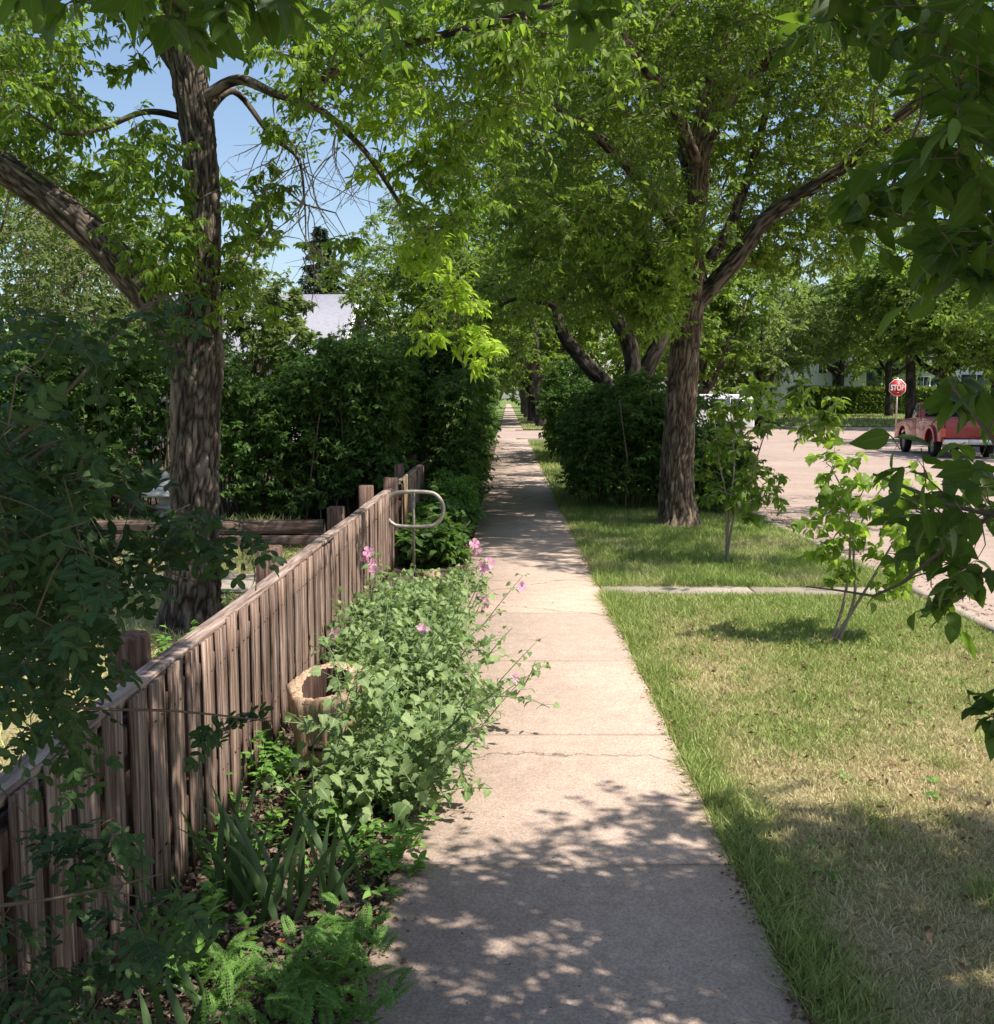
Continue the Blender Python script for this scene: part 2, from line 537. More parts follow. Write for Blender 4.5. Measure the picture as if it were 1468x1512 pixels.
class MB:
    """collects faces; build() links them as ONE mesh"""

    def __init__(s):
        s.v, s.f, s.r, s.m = [], [], [], []
        s.n = 0

    def add(s, V, F, rnd=0.5, m=0):
        V = np.asarray(V, float)
        s.v.append(V)
        for f in F:
            s.f.append([i + s.n for i in f])
            s.r.append(rnd)
            s.m.append(m)
        s.n += len(V)

    def box(s, x0, x1, y0, y1, z0, z1, rnd=0.5, m=0, ch=0.0):
        if ch > 0:
            # chamfered in plan and at the top
            c = ch
            pl = [(x0 + c, y0), (x1 - c, y0), (x1, y0 + c), (x1, y1 - c), (x1 - c, y1), (x0 + c, y1), (x0, y1 - c), (x0, y0 + c)]
            V = [(x, y, z0) for x, y in pl] + [(x, y, z1 - c) for x, y in pl]
            cx, cy = (x0 + x1) / 2, (y0 + y1) / 2
            V += [(x + (c if x < cx else -c), y + (c if y < cy else -c), z1) for x, y in pl]
            F = [[i, (i + 1) % 8, (i + 1) % 8 + 8, i + 8] for i in range(8)] + [[i + 8, (i + 1) % 8 + 8, (i + 1) % 8 + 16, i + 16] for i in range(8)]
            F.append([16 + i for i in range(8)])
            F.append([7 - i for i in range(8)])
        else:
            V = [(x, y, z) for z in (z0, z1) for y in (y0, y1) for x in (x0, x1)]
            F = [[0, 2, 3, 1], [4, 5, 7, 6], [0, 1, 5, 4], [2, 6, 7, 3], [0, 4, 6, 2], [1, 3, 7, 5]]
        s.add(V, F, rnd, m)

    def cyl(s, p, q, r0, r1=None, n=12, cap=True, rnd=0.5, m=0):
        r1 = r0 if r1 is None else r1
        p, q = np.array(p, float), np.array(q, float)
        d = unit(q - p)
        u = unit(np.cross(d, [0.31, 0.77, 0.56]))
        w = np.cross(d, u)
        a = np.arange(n) * 2 * np.pi / n
        ring = np.cos(a)[:, None] * u + np.sin(a)[:, None] * w
        V = np.concatenate([p + ring * r0, q + ring * r1])
        F = [[i, (i + 1) % n, (i + 1) % n + n, i + n] for i in range(n)]
        if cap:
            F += [list(range(n))[::-1], [i + n for i in range(n)]]
        s.add(V, F, rnd, m)

    def lathe(s, c, prof, n=24, m=0, rnd=0.5):
        a = np.arange(n) * 2 * np.pi / n
        V, F = [], []
        for r_, z in prof:
            V += [(c[0] + r_ * math.cos(t), c[1] + r_ * math.sin(t), c[2] + z) for t in a]
        for k in range(len(prof) - 1):
            F += [[k * n + i, k * n + (i + 1) % n, (k + 1) * n + (i + 1) % n, (k + 1) * n + i] for i in range(n)]
        F += [list(range(n))[::-1], [(len(prof) - 1) * n + i for i in range(n)]]
        s.add(V, F, rnd, m)

    def build(s, name, mats, parent=None, smooth=False, loc=None):
        V = np.concatenate(s.v)
        by = {}
        for i, f in enumerate(s.f):
            by.setdefault(len(f), []).append(i)
        polys, r_, mi = [], [], []
        for k, ids in by.items():
            polys.append(np.array([s.f[i] for i in ids]))
            r_ += [s.r[i] for i in ids]
            mi += [s.m[i] for i in ids]
        return mesh_np(name, V, polys, mats, parent, mi, {'rnd': ('FACE', 'FLOAT', r_)}, smooth, loc)


def prism_obj(name, prof, x0, x1, mats, parent, bev=0.03, taper=None, mi_fn=None, seg=3):
    """side profile (y,z) swept across x, edges rounded"""
    bm = bmesh.new()
    a = [bm.verts.new((x0, y, z)) for y, z in prof]
    b_ = [bm.verts.new((x1, y, z)) for y, z in prof]
    n = len(prof)
    bm.faces.new(a)
    bm.faces.new(b_[::-1])
    for i in range(n):
        bm.faces.new((a[i], b_[i], b_[(i + 1) % n], a[(i + 1) % n]))
    bmesh.ops.recalc_face_normals(bm, faces=bm.faces)
    if taper:
        taper(bm)
    if bev:
        bmesh.ops.bevel(bm, geom=list(bm.edges), offset=bev, segments=seg, affect='EDGES', profile=0.5)
    me = bpy.data.meshes.new(name)
    bm.to_mesh(me)
    bm.free()
    for p in me.polygons:
        p.use_smooth = True
    for m_ in (mats if isinstance(mats, (list, tuple)) else [mats]):
        me.materials.append(m_)
    o = bpy.data.objects.new(name, me)
    C.objects.link(o)
    o.parent = parent
    return o


# ------------------------------------------------------------------ leaves, sticks, limbs
SHAPES = {
    'diamond': ([0, 0.42, 1.0], [0, 0.5, 0]),
    'ovate': ([0, 0.16, 0.38, 0.66, 0.88, 1.0], [0.03, 0.36, 0.5, 0.40, 0.16, 0.0]),
    'oval': ([0, 0.14, 0.40, 0.70, 0.92, 1.0], [0.03, 0.34, 0.5, 0.46, 0.25, 0.0]),
    'lance': ([0, 0.2, 0.5, 0.8, 1.0], [0.04, 0.36, 0.5, 0.28, 0.0]),
    'lobed': ([0.0, 0.05, 0.30, 0.42, 0.62, 0.74, 1.0], [0.10, 0.44, 0.56, 0.40, 0.42, 0.20, 0.0]),
    'petal': ([0, 0.4, 0.8, 1.0], [0.06, 0.28, 0.5, 0.30]),
}


def leaves(P, D, Nn, L, aspect, shape, rng, droop=0.25, fold=0.18):
    """one leaf per row: base P, direction D, normal Nn, length L -> V, quads, faces per leaf"""
    st, hw = SHAPES[shape]
    K = len(st)
    n = len(P)
    D = unit(D)
    S = unit(np.cross(D, Nn))
    U = np.cross(S, D)
    L = np.broadcast_to(np.asarray(L, float), (n,))[:, None]
    dr = droop * (0.4 + 1.2 * rng.random((n, 1)))
    if shape == 'diamond':
        w = hw[1] * aspect
        c0 = P
        c2 = P + D * L - U * L * dr
        m_ = P + D * L * st[1] - U * L * dr * 0.2
        l = m_ + S * L * w + U * L * w * fold
        r = m_ - S * L * w + U * L * w * fold
        V = np.stack([c0, l, c2, r], 1).reshape(-1, 3)
        b0 = np.arange(n)[:, None] * 4
        F = np.concatenate([b0 + [0, 1, 2], b0 + [0, 2, 3]], 1).reshape(-1, 3)
        return V, F, 2
    rows = []
    tw = rng.normal(0, .22, (n, 1)); bl = rng.normal(0, .07, (n, 1)); fo = fold * (0.3 + 1.4 * rng.random((n, 1)))
    for s_, h_ in zip(st, hw):
        c = P + D * L * s_ - U * L * dr * s_ * s_ + S * L * bl * s_ * s_
        w = h_ * aspect
        t_ = tw * s_
        rows += [c + S * L * w * (1 + bl) + U * L * w * (fo + t_), c, c - S * L * w * (1 - bl) + U * L * w * (fo - t_)]
    V = np.stack(rows, 1).reshape(-1, 3)
    b0 = np.arange(n)[:, None] * 3 * K
    f = []
    for k in range(K - 1):
        f += [b0 + [3 * k, 3 * k + 1, 3 * k + 4, 3 * k + 3], b0 + [3 * k + 1, 3 * k + 2, 3 * k + 5, 3 * k + 4]]
    F = np.concatenate(f, 1).reshape(-1, 4)
    return V, F, 2 * (K - 1)


def sticks(A, B, ra, rb, n=3):
    A, B = np.asarray(A, float), np.asarray(B, float)
    m_ = len(A)
    ra = np.broadcast_to(np.asarray(ra, float), (m_,))[:, None, None]
    rb = np.broadcast_to(np.asarray(rb, float), (m_,))[:, None, None]
    d = unit(B - A)
    u = unit(np.cross(d, np.array([0.3, 0.5, 0.81])))
    w = np.cross(d, u)
    a = np.arange(n) * 2 * np.pi / n
    ring = np.cos(a)[None, :, None] * u[:, None, :] + np.sin(a)[None, :, None] * w[:, None, :]
    V = np.concatenate([A[:, None, :] + ring * ra, B[:, None, :] + ring * rb], 1).reshape(-1, 3)
    b0 = np.arange(m_)[:, None] * 2 * n
    F = np.concatenate([b0 + [i, (i + 1) % n, (i + 1) % n + n, i + n] for i in range(n)], 1).reshape(-1, 4)
    return V, F


class Foliage:
    """leaves and the twigs that carry them, one mesh"""

    def __init__(s, rng):
        s.V, s.Q, s.T = [], [], []
        s.rq, s.rt, s.mq, s.mt = [], [], [], []
        s.mid = []
        s.n = 0
        s.rng = rng

    def _add(s, V, F, r_, m_):
        F = F + s.n
        s.V.append(V)
        s.n += len(V)
        if F.shape[1] == 4:
            s.Q.append(F); s.rq.append(r_); s.mq.append(np.full(len(F), m_))
        else:
            s.T.append(F); s.rt.append(r_); s.mt.append(np.full(len(F), m_))

    def leaf(s, P, D, Nn, L, aspect=0.5, shape='diamond', droop=0.25, fold=0.18, m=0, rnd=None):
        V, F, k = leaves(P, D, Nn, L, aspect, shape, s.rng, droop, fold)
        s.mid.append(np.zeros(len(V)) if shape == 'diamond' else np.tile([0., 1., 0.], len(V) // 3))
        r_ = s.rng.random(len(P)) if rnd is None else rnd
        s._add(V, F, np.repeat(r_, k), m)

    def stick(s, A, B, ra, rb, m=1, n=3):
        V, F = sticks(A, B, ra, rb, n)
        s.mid.append(np.zeros(len(V)))
        s._add(V, F, np.full(len(F), 0.5), m)

    def build(s, name, mats, parent=None, loc=None):
        V = np.concatenate(s.V)
        polys, r_, mi = [], [], []
        if s.Q:
            polys.append(np.concatenate(s.Q)); r_ += s.rq; mi += s.mq
        if s.T:
            polys.append(np.concatenate(s.T)); r_ += s.rt; mi += s.mt
        return mesh_np(name, V, polys, mats, parent, np.concatenate(mi), {'rnd': ('FACE', 'FLOAT', np.concatenate(r_)), 'mid': ('POINT', 'FLOAT', np.concatenate(s.mid))}, False, loc)


def catmull(pts, rad, step):
    P = np.array(pts, float)
    R_ = np.array(rad, float)
    P2 = np.vstack([2 * P[0] - P[1], P, 2 * P[-1] - P[-2]])
    out, ro = [], []
    for i in range(len(P) - 1):
        p0, p1, p2, p3 = P2[i:i + 4]
        n = max(2, int(np.linalg.norm(p2 - p1) / step))
        for k in range(n):
            t = k / n
            out.append(0.5 * ((2 * p1) + (-p0 + p2) * t + (2 * p0 - 5 * p1 + 4 * p2 - p3) * t * t + (-p0 + 3 * p1 - 3 * p2 + p3) * t ** 3))
            ro.append(R_[i] + (R_[i + 1] - R_[i]) * t)
    out.append(P[-1]); ro.append(R_[-1])
    return np.array(out), np.array(ro)


def limb(name, pts, rad, material, parent, seg=24, step=0.08, depth=0.12, freq=5.0, wob=0.03, seed=0.0):
    """swept limb with real furrows in its surface"""
    P, R_ = catmull(pts, rad, step)
    n = len(P)
    T = unit(np.gradient(P, axis=0))
    u = unit(np.cross(T[0], [0.12, 0.9, 0.2]))
    a = np.arange(seg) * 2 * np.pi / seg
    ln = np.concatenate([[0], np.cumsum(np.linalg.norm(np.diff(P, axis=0), axis=1))])
    V, Hh, BK = [], [], []
    cell = 0.01 * freq
    rmean = float(np.mean(R_[:max(2, n // 2)]))
    for i in range(n):
        u = unit(u - T[i] * np.dot(u, T[i]))
        w = np.cross(T[i], u)
        cs = np.stack([np.cos(a), np.sin(a)], 1)
        rc = rmean / cell
        q = np.column_stack([cs[:, 0] * rc, cs[:, 1] * rc, np.full(seg, ln[i] / (cell * 8.0))]) + seed * 3.1
        q9 = q * [.7, .7, 2.6]
        wq = q + np.array([1.7, 1.7, .8]) * (np.column_stack([vnoise(q9 + 5), vnoise(q9 + 9), vnoise(q * 0.8 + 3)]) - 0.5)
        h = np.clip(plates(wq) * 2.0, 0, 1) ** 0.9 * (0.45 + 0.6 * vnoise(q * [2.3, 2.3, 6] + 31))
        if seg > 60:
            h = 0.62 * h + 0.38 * np.clip(plates(wq * [2.1, 2.1, 3.0] + 17) * 2.0, 0, 1) * (0.3 + h)
        lump = vnoise(np.column_stack([cs * 1.3, np.full(seg, ln[i] * 0.9)]) + seed + 50) - 0.5
        rr = R_[i] * (1 + wob * 4 * lump) + R_[i] * depth * (h - 0.5)
        V.append(P[i] + (cs[:, :1] * u + cs[:, 1:] * w) * rr[:, None])
        Hh.append(h)
        BK.append(np.column_stack([cs * R_[i], np.full(seg, ln[i] * 0.22)]))
    V.append(P[:1]); V.append(P[-1:])
    V = np.concatenate(V)
    Hh = np.concatenate(Hh + [[0.5, 0.5]])
    BK = np.concatenate(BK + [np.zeros((2, 3))])
    i, j = np.meshgrid(np.arange(n - 1), np.arange(seg), indexing='ij')
    i, j = i.ravel(), j.ravel()
    Q = np.column_stack([i * seg + j, i * seg + (j + 1) % seg, (i + 1) * seg + (j + 1) % seg, (i + 1) * seg + j])
    jj = np.arange(seg)
    Tt = np.concatenate([np.column_stack([np.full(seg, n * seg), (jj + 1) % seg, jj]),
                         np.column_stack([np.full(seg, n * seg + 1), (n - 1) * seg + jj, (n - 1) * seg + (jj + 1) % seg])])
    o = mesh_np(name, V, [Q, Tt], material, parent, None,
                {'h': ('POINT', 'FLOAT', Hh), 'bk': ('POINT', 'FLOAT_VECTOR', BK)}, True)
    return o, P, R_


def grow(fol, nodes, centers, radii, rng, leaf_len, aspect, shape, twigs=6, per=12, droop=0.3, tw_r=0.004,
         hang=0.25, twig_len=1.0, link=True, m_leaf=0, m_twig=1, up=0.5, comp=False, link_r=0.012, flat=0.6):
    """branchlets from limb nodes to clump centres, twigs around each centre, leaves along the twigs"""
    centers = np.asarray(centers, float)
    radii = np.broadcast_to(np.asarray(radii, float), (len(centers),))
    n = len(centers)
    if link and len(nodes):
        nd = np.asarray(nodes, float)
        d0 = np.min(np.linalg.norm(centers[:, None, :] - nd[None], axis=2), axis=1)
        order = np.argsort(d0)
        pool = [p for p in nd]
        extra = [0.0] * len(pool)
        A, B, ra, rb = [], [], [], []
        for c_i in order:
            c = centers[c_i]
            pa = np.array(pool)
            dd = np.linalg.norm(pa - c, axis=1) + np.array(extra)
            j = int(np.argmin(dd))
            s_ = pa[j]
            L_ = np.linalg.norm(c - s_)
            mid1 = s_ + (c - s_) * 0.35 + rng.normal(0, 0.07 * L_, 3) + [0, 0, 0.10 * L_]
            mid2 = s_ + (c - s_) * 0.7 + rng.normal(0, 0.07 * L_, 3) + [0, 0, 0.08 * L_]
            r0 = min(0.05, link_r * (0.5 + 0.9 * L_))
            for p, q, a_, b_ in ((s_, mid1, 1.0, .75), (mid1, mid2, .75, .5), (mid2, c, .5, .25)):
                A.append(p); B.append(q); ra.append(r0 * a_); rb.append(r0 * b_)
            pool.append(c); extra.append(0.25 * radii[c_i])
            pool.append(mid2); extra.append(0.1)
        fol.stick(A, B, ra, rb, m=m_twig, n=4)
    # twigs
    nt_ = n * twigs
    ci = np.repeat(np.arange(n), twigs)
    dirs = rng.normal(0, 1, (nt_, 3))
    dirs[:, 2] = dirs[:, 2] * flat + up * 0.2
    dirs = unit(dirs)
    tl = radii[ci] * twig_len * (0.6 + 0.7 * rng.random(nt_))
    p0 = centers[ci] + rng.normal(0, 1, (nt_, 3)) * (radii[ci] * 0.22)[:, None]
    sag = np.array([0, 0, -1.0]) * hang
    p1 = p0 + dirs * (tl * 0.5)[:, None] + sag * (tl * 0.2)[:, None]
    p2 = p0 + dirs * tl[:, None] + sag * (tl * 0.7)[:, None]
    fol.stick(np.concatenate([p0, p1]), np.concatenate([p1, p2]), tw_r, tw_r * 0.55, m=m_twig)
    # leaves
    k = np.tile(np.arange(per), nt_)
    ti = np.repeat(np.arange(nt_), per)
    s_ = (k + 0.3 + 0.6 * rng.random(len(k))) / per
    s_ = 0.08 + 0.92 * s_
    a_ = np.where(s_[:, None] < 0.5, p0[ti] + (p1[ti] - p0[ti]) * (s_[:, None] * 2), p1[ti] + (p2[ti] - p1[ti]) * (s_[:, None] * 2 - 1))
    td = unit(p2[ti] - p0[ti])
    side = unit(np.cross(td, rng.normal(0, 0.25, (len(k), 3)) + [0, 0, 1]))
    sgn = np.where(k % 2 == 0, 1.0, -1.0)[:, None]
    ld = unit(td * 0.55 + side * sgn * 0.9 + rng.normal(0, 0.35, (len(k), 3)) + [0, 0, -0.25 * droop * 4])
    ln_ = rng.normal(0, 0.55, (len(k), 3)) + [0, 0, 1]
    L_ = leaf_len * (0.6 + 0.6 * rng.random(len(k)))
    rnd = np.clip(0.55 * rng.random(n)[ci][ti] + 0.5 * rng.random(len(k)) ** 1.3, 0, 1)
    if comp:     # pinnate: pairs of leaflets along a stalk
        st_len = leaf_len * 3.2 * (0.7 + 0.5 * rng.random(len(k)))
        e = a_ + ld * st_len[:, None] + np.array([0, 0, -0.25]) * st_len[:, None]
        fol.stick(a_, e, tw_r * 0.35, tw_r * 0.25, m=m_twig)
        npairs = comp
        ax = unit(e - a_)
        sd = unit(np.cross(ax, ln_))
        for q in range(npairs):
            f_ = (q + 0.8) / npairs
            bp = a_ + (e - a_) * f_
            for sg in (1, -1):
                dd = unit(ax * 0.5 + sd * sg + rng.normal(0, 0.22, (len(k), 3)))
                nn = np.cross(sd, ax) + rng.normal(0, 0.3, (len(k), 3))
                fol.leaf(bp, dd, nn, leaf_len * (0.8 + 0.35 * rng.random(len(k))), aspect, shape, droop=0.15, fold=0.12, m=m_leaf, rnd=np.clip(rnd + rng.normal(0, .12, len(k)), 0, 1))
        fol.leaf(e, ax, np.cross(sd, ax), leaf_len, aspect, shape, droop=0.15, m=m_leaf, rnd=rnd)
    else:
        fol.leaf(a_, ld, ln_, L_, aspect, shape, droop=droop, m=m_leaf, rnd=rnd)


def region(rng, n, x0, x1, y0, y1, d0, d1, r0=0.25, r1=0.45, keep=None):
    """n clump centres spread through the block of air that the photo shows between these bearings and distances"""
    px = rng.uniform(x0, x1, n); py = rng.uniform(y0, y1, n); d = rng.uniform(d0, d1, n)
    P = np.array([at(a, b, c) for a, b, c in zip(px, py, d)])
    if keep is not None:
        k = keep(px, py)
        P = P[k]
    return P, rng.uniform(r0, r1, len(P))


def blob(rng, n, c, rad, r0, r1, hollow=0.5, zmin=None):
    d = unit(rng.normal(0, 1, (n, 3)))
    t = (hollow + (1 - hollow) * rng.random(n)) ** 0.7
    bumps = 0.8 + 0.45 * vnoise(d * 1.7 + np.array(c) + 40)
    P = np.array(c) + d * np.array(rad) * (t * bumps)[:, None]
    if zmin is not None:
        P = P[P[:, 2] > zmin]
    return P, rng.uniform(r0, r1, len(P))



# ================================================================== THE SETTING
rng = np.random.default_rng(11)


def sheet(name, x0, x1, y0, y1, z, material, nx=1, ny=1, amp=0.0, hole=None):
    xs = np.linspace(x0, x1, nx + 1); ys = np.linspace(y0, y1, ny + 1)
    X, Y = np.meshgrid(xs, ys)
    V = np.column_stack([X.ravel(), Y.ravel(), np.full(X.size, z)])
    if amp:
        V[:, 2] += amp * (vnoise(V * [2.2, 2.2, 0]) - 0.5) + amp * 0.5 * (vnoise(V * [7, 7, 0] + 9) - 0.5)
    i, j = np.meshgrid(np.arange(ny), np.arange(nx), indexing='ij')
    b0 = (i * (nx + 1) + j).ravel()
    F = np.column_stack([b0, b0 + 1, b0 + nx + 2, b0 + nx + 1])
    return tag(mesh_np(name, V, [F], material, smooth=bool(amp)), kind='structure')


sheet('ground', -600, 600, -60, 1100, -0.06, M['ground'])
WL, WR = -0.425, 0.828          # walk edges
ST_X, ST_R = 3.55, 15.6         # street edges
CR0, CR1 = 44.5, 58.5           # cross street

# pavement: one slab after another, each a hair off the next, joints between them
mb = MB()
jy = [-2.35, -0.82, 0.71, 2.24, 3.77, 5.30, 6.83, 8.40, 9.93]
while jy[-1] < CR0 - 0.8:
    jy.append(jy[-1] + 1.53)
for k in range(len(jy) - 1):
    dz = rng.normal(0, 0.002)
    z = 0.0 + dz
    y0, y1 = jy[k] + 0.007, jy[k + 1] - 0.007
    n = 40
    xs0, xs1 = WL, WR
    yy = np.linspace(y0, y1, n)
    el = xs0 + 0.010 * (vnoise(np.column_stack([yy * 6, yy * 0, yy * 0])) - 0.5)
    er = xs1 + 0.012 * (vnoise(np.column_stack([yy * 6, yy * 0 + 8, yy * 0])) - 0.5)
    c = 0.006
    rows = [np.column_stack([el, yy, np.full(n, -0.08)]), np.column_stack([el, yy, np.full(n, z - c)]), np.column_stack([el + c, yy, np.full(n, z)]),
            np.column_stack([er - c, yy, np.full(n, z)]), np.column_stack([er, yy, np.full(n, z - c)]), np.column_stack([er, yy, np.full(n, -0.08)])]
    V = np.concatenate(rows)
    F = []
    for r_ in range(5):
        for i in range(n - 1):
            F.append([r_ * n + i, (r_ + 1) * n + i, (r_ + 1) * n + i + 1, r_ * n + i + 1])
    F.append([r_ * n for r_ in range(6)][::-1])
    F.append([r_ * n + n - 1 for r_ in range(6)])
    mb.add(V, F, rng.random())
tag(mb.build('sidewalk', M['concrete']), kind='structure')
sheet('joint_fill', WL + 0.02, WR - 0.02, -2.3, 44, -0.013, M['soil']).name = 'sidewalk_bed'
sheet('far_sidewalk', WL, WR, CR1 + 0.1, 320, -0.01, M['concrete_far'])

# narrow walk across the boulevard, with broken edges
yb = 9.28
mb = MB()
for k in range(2):
    x0 = WR + 0.01 + k * 1.35
    mb.box(x0, x0 + 1.34, yb - 0.03 * k + rng.normal(0, 0.006), yb + 0.40 - 0.03 * k, -0.07, 0.0 + rng.normal(0, 0.003), ch=0.01)
tag(mb.build('boulevard_path', M['concrete_old']), kind='structure')

# boulevard soil, bed, yard
sheet('boulevard_turf', WR + 0.004, ST_X, -3, 9.5, -0.032, M['turf'], 14, 60, 0.02)
sheet('boulevard_lawn', WR + 0.004, ST_X, 9.502, CR0 - 1.0, -0.032, M['ground'], 14, 90, 0.02)
sheet('garden_bed', -1.20, WL + 0.004, -2, 12.6, -0.026, M['soil'], 12, 120, 0.05)
sheet('hedge_bed', -2.6, WL - 0.004, 12.6, CR0 - 1.0, -0.030, M['soil'], 6, 60, 0.03)
sheet('yard_lawn', -16, -1.205, -2, 12.35, -0.036, M['turf'], 40, 40, 0.03)
sheet('yard_path', -15, -1.9, 9.35, 10.35, -0.012, M['concrete_old'])
sheet('yard_bed', -16, -2.61, 12.5, 40, 0.10, M['soil'], 20, 30, 0.06)

# streets
sheet('street', ST_X, ST_R, -6, 330, -0.050, M['street'])
mb = MB()
mb.add([(-60, CR0, -0.046), (ST_X, CR0, -0.046), (ST_X, CR1, -0.046), (-60, CR1, -0.046)], [[0, 1, 2, 3]])
mb.add([(ST_R, CR0 + 1.5, -0.046), (80, CR0 + 1.5, -0.046), (80, CR1, -0.046), (ST_R, CR1, -0.046)], [[0, 1, 2, 3]])
tag(mb.build('cross_street', M['street']), kind='structure')
sheet('sidewalk_ramp', WL, WR, jy[-1], CR0, -0.012, M['concrete_far'])


def strip_along(name, pts, w, z0, z1, material, cap=None):
    P = np.array(pts, float)
    T = unit(np.gradient(P, axis=0))
    S = np.column_stack([T[:, 1], -T[:, 0]])
    n = len(P)
    hh = (P[:, 0] * 0)
    rows = [np.column_stack([P, np.full(n, z0)]), np.column_stack([P, np.full(n, z1)]),
            np.column_stack([P + S * w, np.full(n, z1)]), np.column_stack([P + S * w * 1.15, np.full(n, z0)])]
    V = np.concatenate(rows)
    F = []
    for r_ in range(3):
        F += [[r_ * n + i, (r_ + 1) * n + i, (r_ + 1) * n + i + 1, r_ * n + i + 1] for i in range(n - 1)]
    F += [[0, n, 2 * n, 3 * n][::-1], [n - 1, 2 * n - 1, 3 * n - 1, 4 * n - 1]]
    return tag(mesh_np(name, V, [np.array(F)], material), kind='structure')


ys = np.linspace(-4, CR0 - 3.2, 90)
strip_along('kerb', np.column_stack([ST_X + 0.02 + 0.02 * np.sin(ys * 2.1), ys]), 0.11, -0.09, 0.012, M['kerb'])
a_ = np.linspace(0, math.pi / 2, 12)
strip_along('kerb', np.column_stack([ST_X - 3.2 + 3.2 * np.cos(a_), CR0 - 3.2 + 3.2 * np.sin(a_)]), 0.15, -0.09, 0.05, M['kerb'])
strip_along('kerb', np.array([(0.4, CR1 + 0.1), (-60, CR1 + 0.1)])[::-1], 0.15, -0.09, 0.08, M['kerb'])
ys = np.linspace(-4, 38.2, 30)
strip_along('kerb', np.column_stack([np.full(30, ST_R + 0.1), ys])[::-1], 0.16, -0.09, 0.12, M['kerb'])
# right corner, rounded lawn tip with a raised kerb
a_ = np.linspace(math.pi, math.pi / 2, 14)
cx, cy, cr = ST_R + 4.4, 42.2, 4.4
corner = [(ST_R, 38.2)] + [(cx + cr * math.cos(t), cy + cr * math.sin(t)) for t in a_] + [(70, 46.6)]
strip_along('kerb', corner, 0.18, -0.09, 0.13, M['kerb'])
poly = corner + [(70, -6), (ST_R, -6)]
V = np.array([(x + (0.05 if x < 60 else 0), y - 0.02, 0.10) for x, y in poly])
o = mesh_np('corner_lawn', V, [np.arange(len(V))[None, :]], M['ground'])
tag(o, kind='structure')
# ground beyond the crossing on the right: lawn rising to the hedge
pts = np.array([(ST_R, 300), (ST_R, CR1 + 4)] + [(ST_R + 4 - 4 * math.cos(t), CR1 + 4 - 4 * math.sin(t)) for t in np.linspace(0, math.pi / 2, 8)] + [(90, CR1)])
strip_along('kerb', pts[::-1], 0.18, -0.09, 0.12, M['kerb'])
xs = np.linspace(ST_R + 0.1, 92, 40); ys = np.linspace(CR1 + 0.1, 100, 24)
X, Y = np.meshgrid(xs, ys)
Z = 0.10 + 0.35 * np.clip((Y - CR1) / 14, 0, 1) ** 0.7 + 0.12 * (vnoise(np.column_stack([X.ravel() * .3, Y.ravel() * .3, 0 * X.ravel()])).reshape(X.shape) - .5)
Z[np.hypot(np.minimum(X - (ST_R + 4), 0), np.minimum(Y - (CR1 + 4), 0)) > 4] = -0.2
b0 = (np.arange(23)[:, None] * 40 + np.arange(39)[None]).ravel()
tag(mesh_np('hedge_lawn', np.column_stack([X.ravel(), Y.ravel(), Z.ravel()]), [np.column_stack([b0, b0 + 1, b0 + 41, b0 + 40])], M['ground'], smooth=True), kind='structure')
sheet('far_boulevard', WR + 0.02, ST_X, CR1 + 0.3, 320, 0.0, M['ground'])

# ------------------------------------------------------------------ grass (nobody could count it)


def blades(name, P, h, w, dry, lean=0.5, seed=1):
    r = np.random.default_rng(seed)
    n = len(P)
    d = r.normal(0, lean, (n, 3)); d[:, 2] = 1
    d = unit(d)
    h = h * (0.5 + 0.9 * r.random(n))
    a = r.uniform(0, 2 * np.pi, n)
    s_ = np.column_stack([np.cos(a), np.sin(a), 0 * a])
    tip = P + d * h[:, None]
    tip[:, :2] += d[:, :2] * (h * 0.35)[:, None]
    mid = P + d * (h * 0.55)[:, None]
    w = np.broadcast_to(w, (n,))[:, None]
    V = np.stack([P - s_ * w * .5, P + s_ * w * .5, mid + s_ * w * .38, mid - s_ * w * .38, tip], 1).reshape(-1, 3)
    b0 = np.arange(n)[:, None] * 5
    Q = b0 + [0, 1, 2, 3]
    T = b0 + [3, 2, 4]
    rn = r.random(n)
    o = mesh_np(name, V, [Q, T], M['grass'], attrs={'rnd': ('FACE', 'FLOAT', np.tile(rn, 2)), 'dry': ('FACE', 'FLOAT', np.tile(dry, 2))})
    return tag(o, kind='stuff')


def dryness(P, r):
    """dead patches in the lawn in front, green beyond the little walk and along the edges"""
    x, y = P[:, 0], P[:, 1]
    n1 = fbm(np.column_stack([x * 1.3, y * 0.9, 0 * x + 3]), 3)
    n2 = vnoise(np.column_stack([x * 5, y * 5, 0 * x + 3]))
    base = 0.92 - np.clip((y - 4.5) / 1.2, 0, 1) * 0.46 - np.clip((y - 6.2) / 1.8, 0, 1) * 0.36
    edge = np.clip((x - WR - 0.05) / 0.28, 0, 1)
    d = base * 0.95 + (n1 - 0.5) * 1.3 + (n2 - 0.5) * 0.4
    d = d * (0.25 + 0.75 * edge) - (1 - edge) * 0.35
    d = np.where(y < 4.0, d - 0.15, d)
    return np.clip(d + r.normal(0, 0.22, len(x)), 0, 1)


r = np.random.default_rng(5)


def scatter(n, x0, x1, y0, y1, pw=1.0):
    return np.column_stack([r.uniform(x0, x1, n), y0 + (y1 - y0) * r.random(n) ** pw, np.full(n, -0.03)])


P = scatter(250000, WR - 0.01, ST_X + 0.03, 2.3, 9.5, 1.35)
P = P[~((P[:, 1] > 9.30 - 0.03 * P[:, 0] + .06 * vnoise(P * [4, 0, 0])) & (P[:, 1] < 9.8))]
dr = dryness(P, r)
thin = fbm(P * [2.4, 2.4, 0] + 70, 2)
kp = r.random(len(P)) < np.clip(1.15 - 0.55 * dr - 1.2 * np.clip(thin - 0.55, 0, 1), 0.2, 1)
P, dr = P[kp], dr[kp]
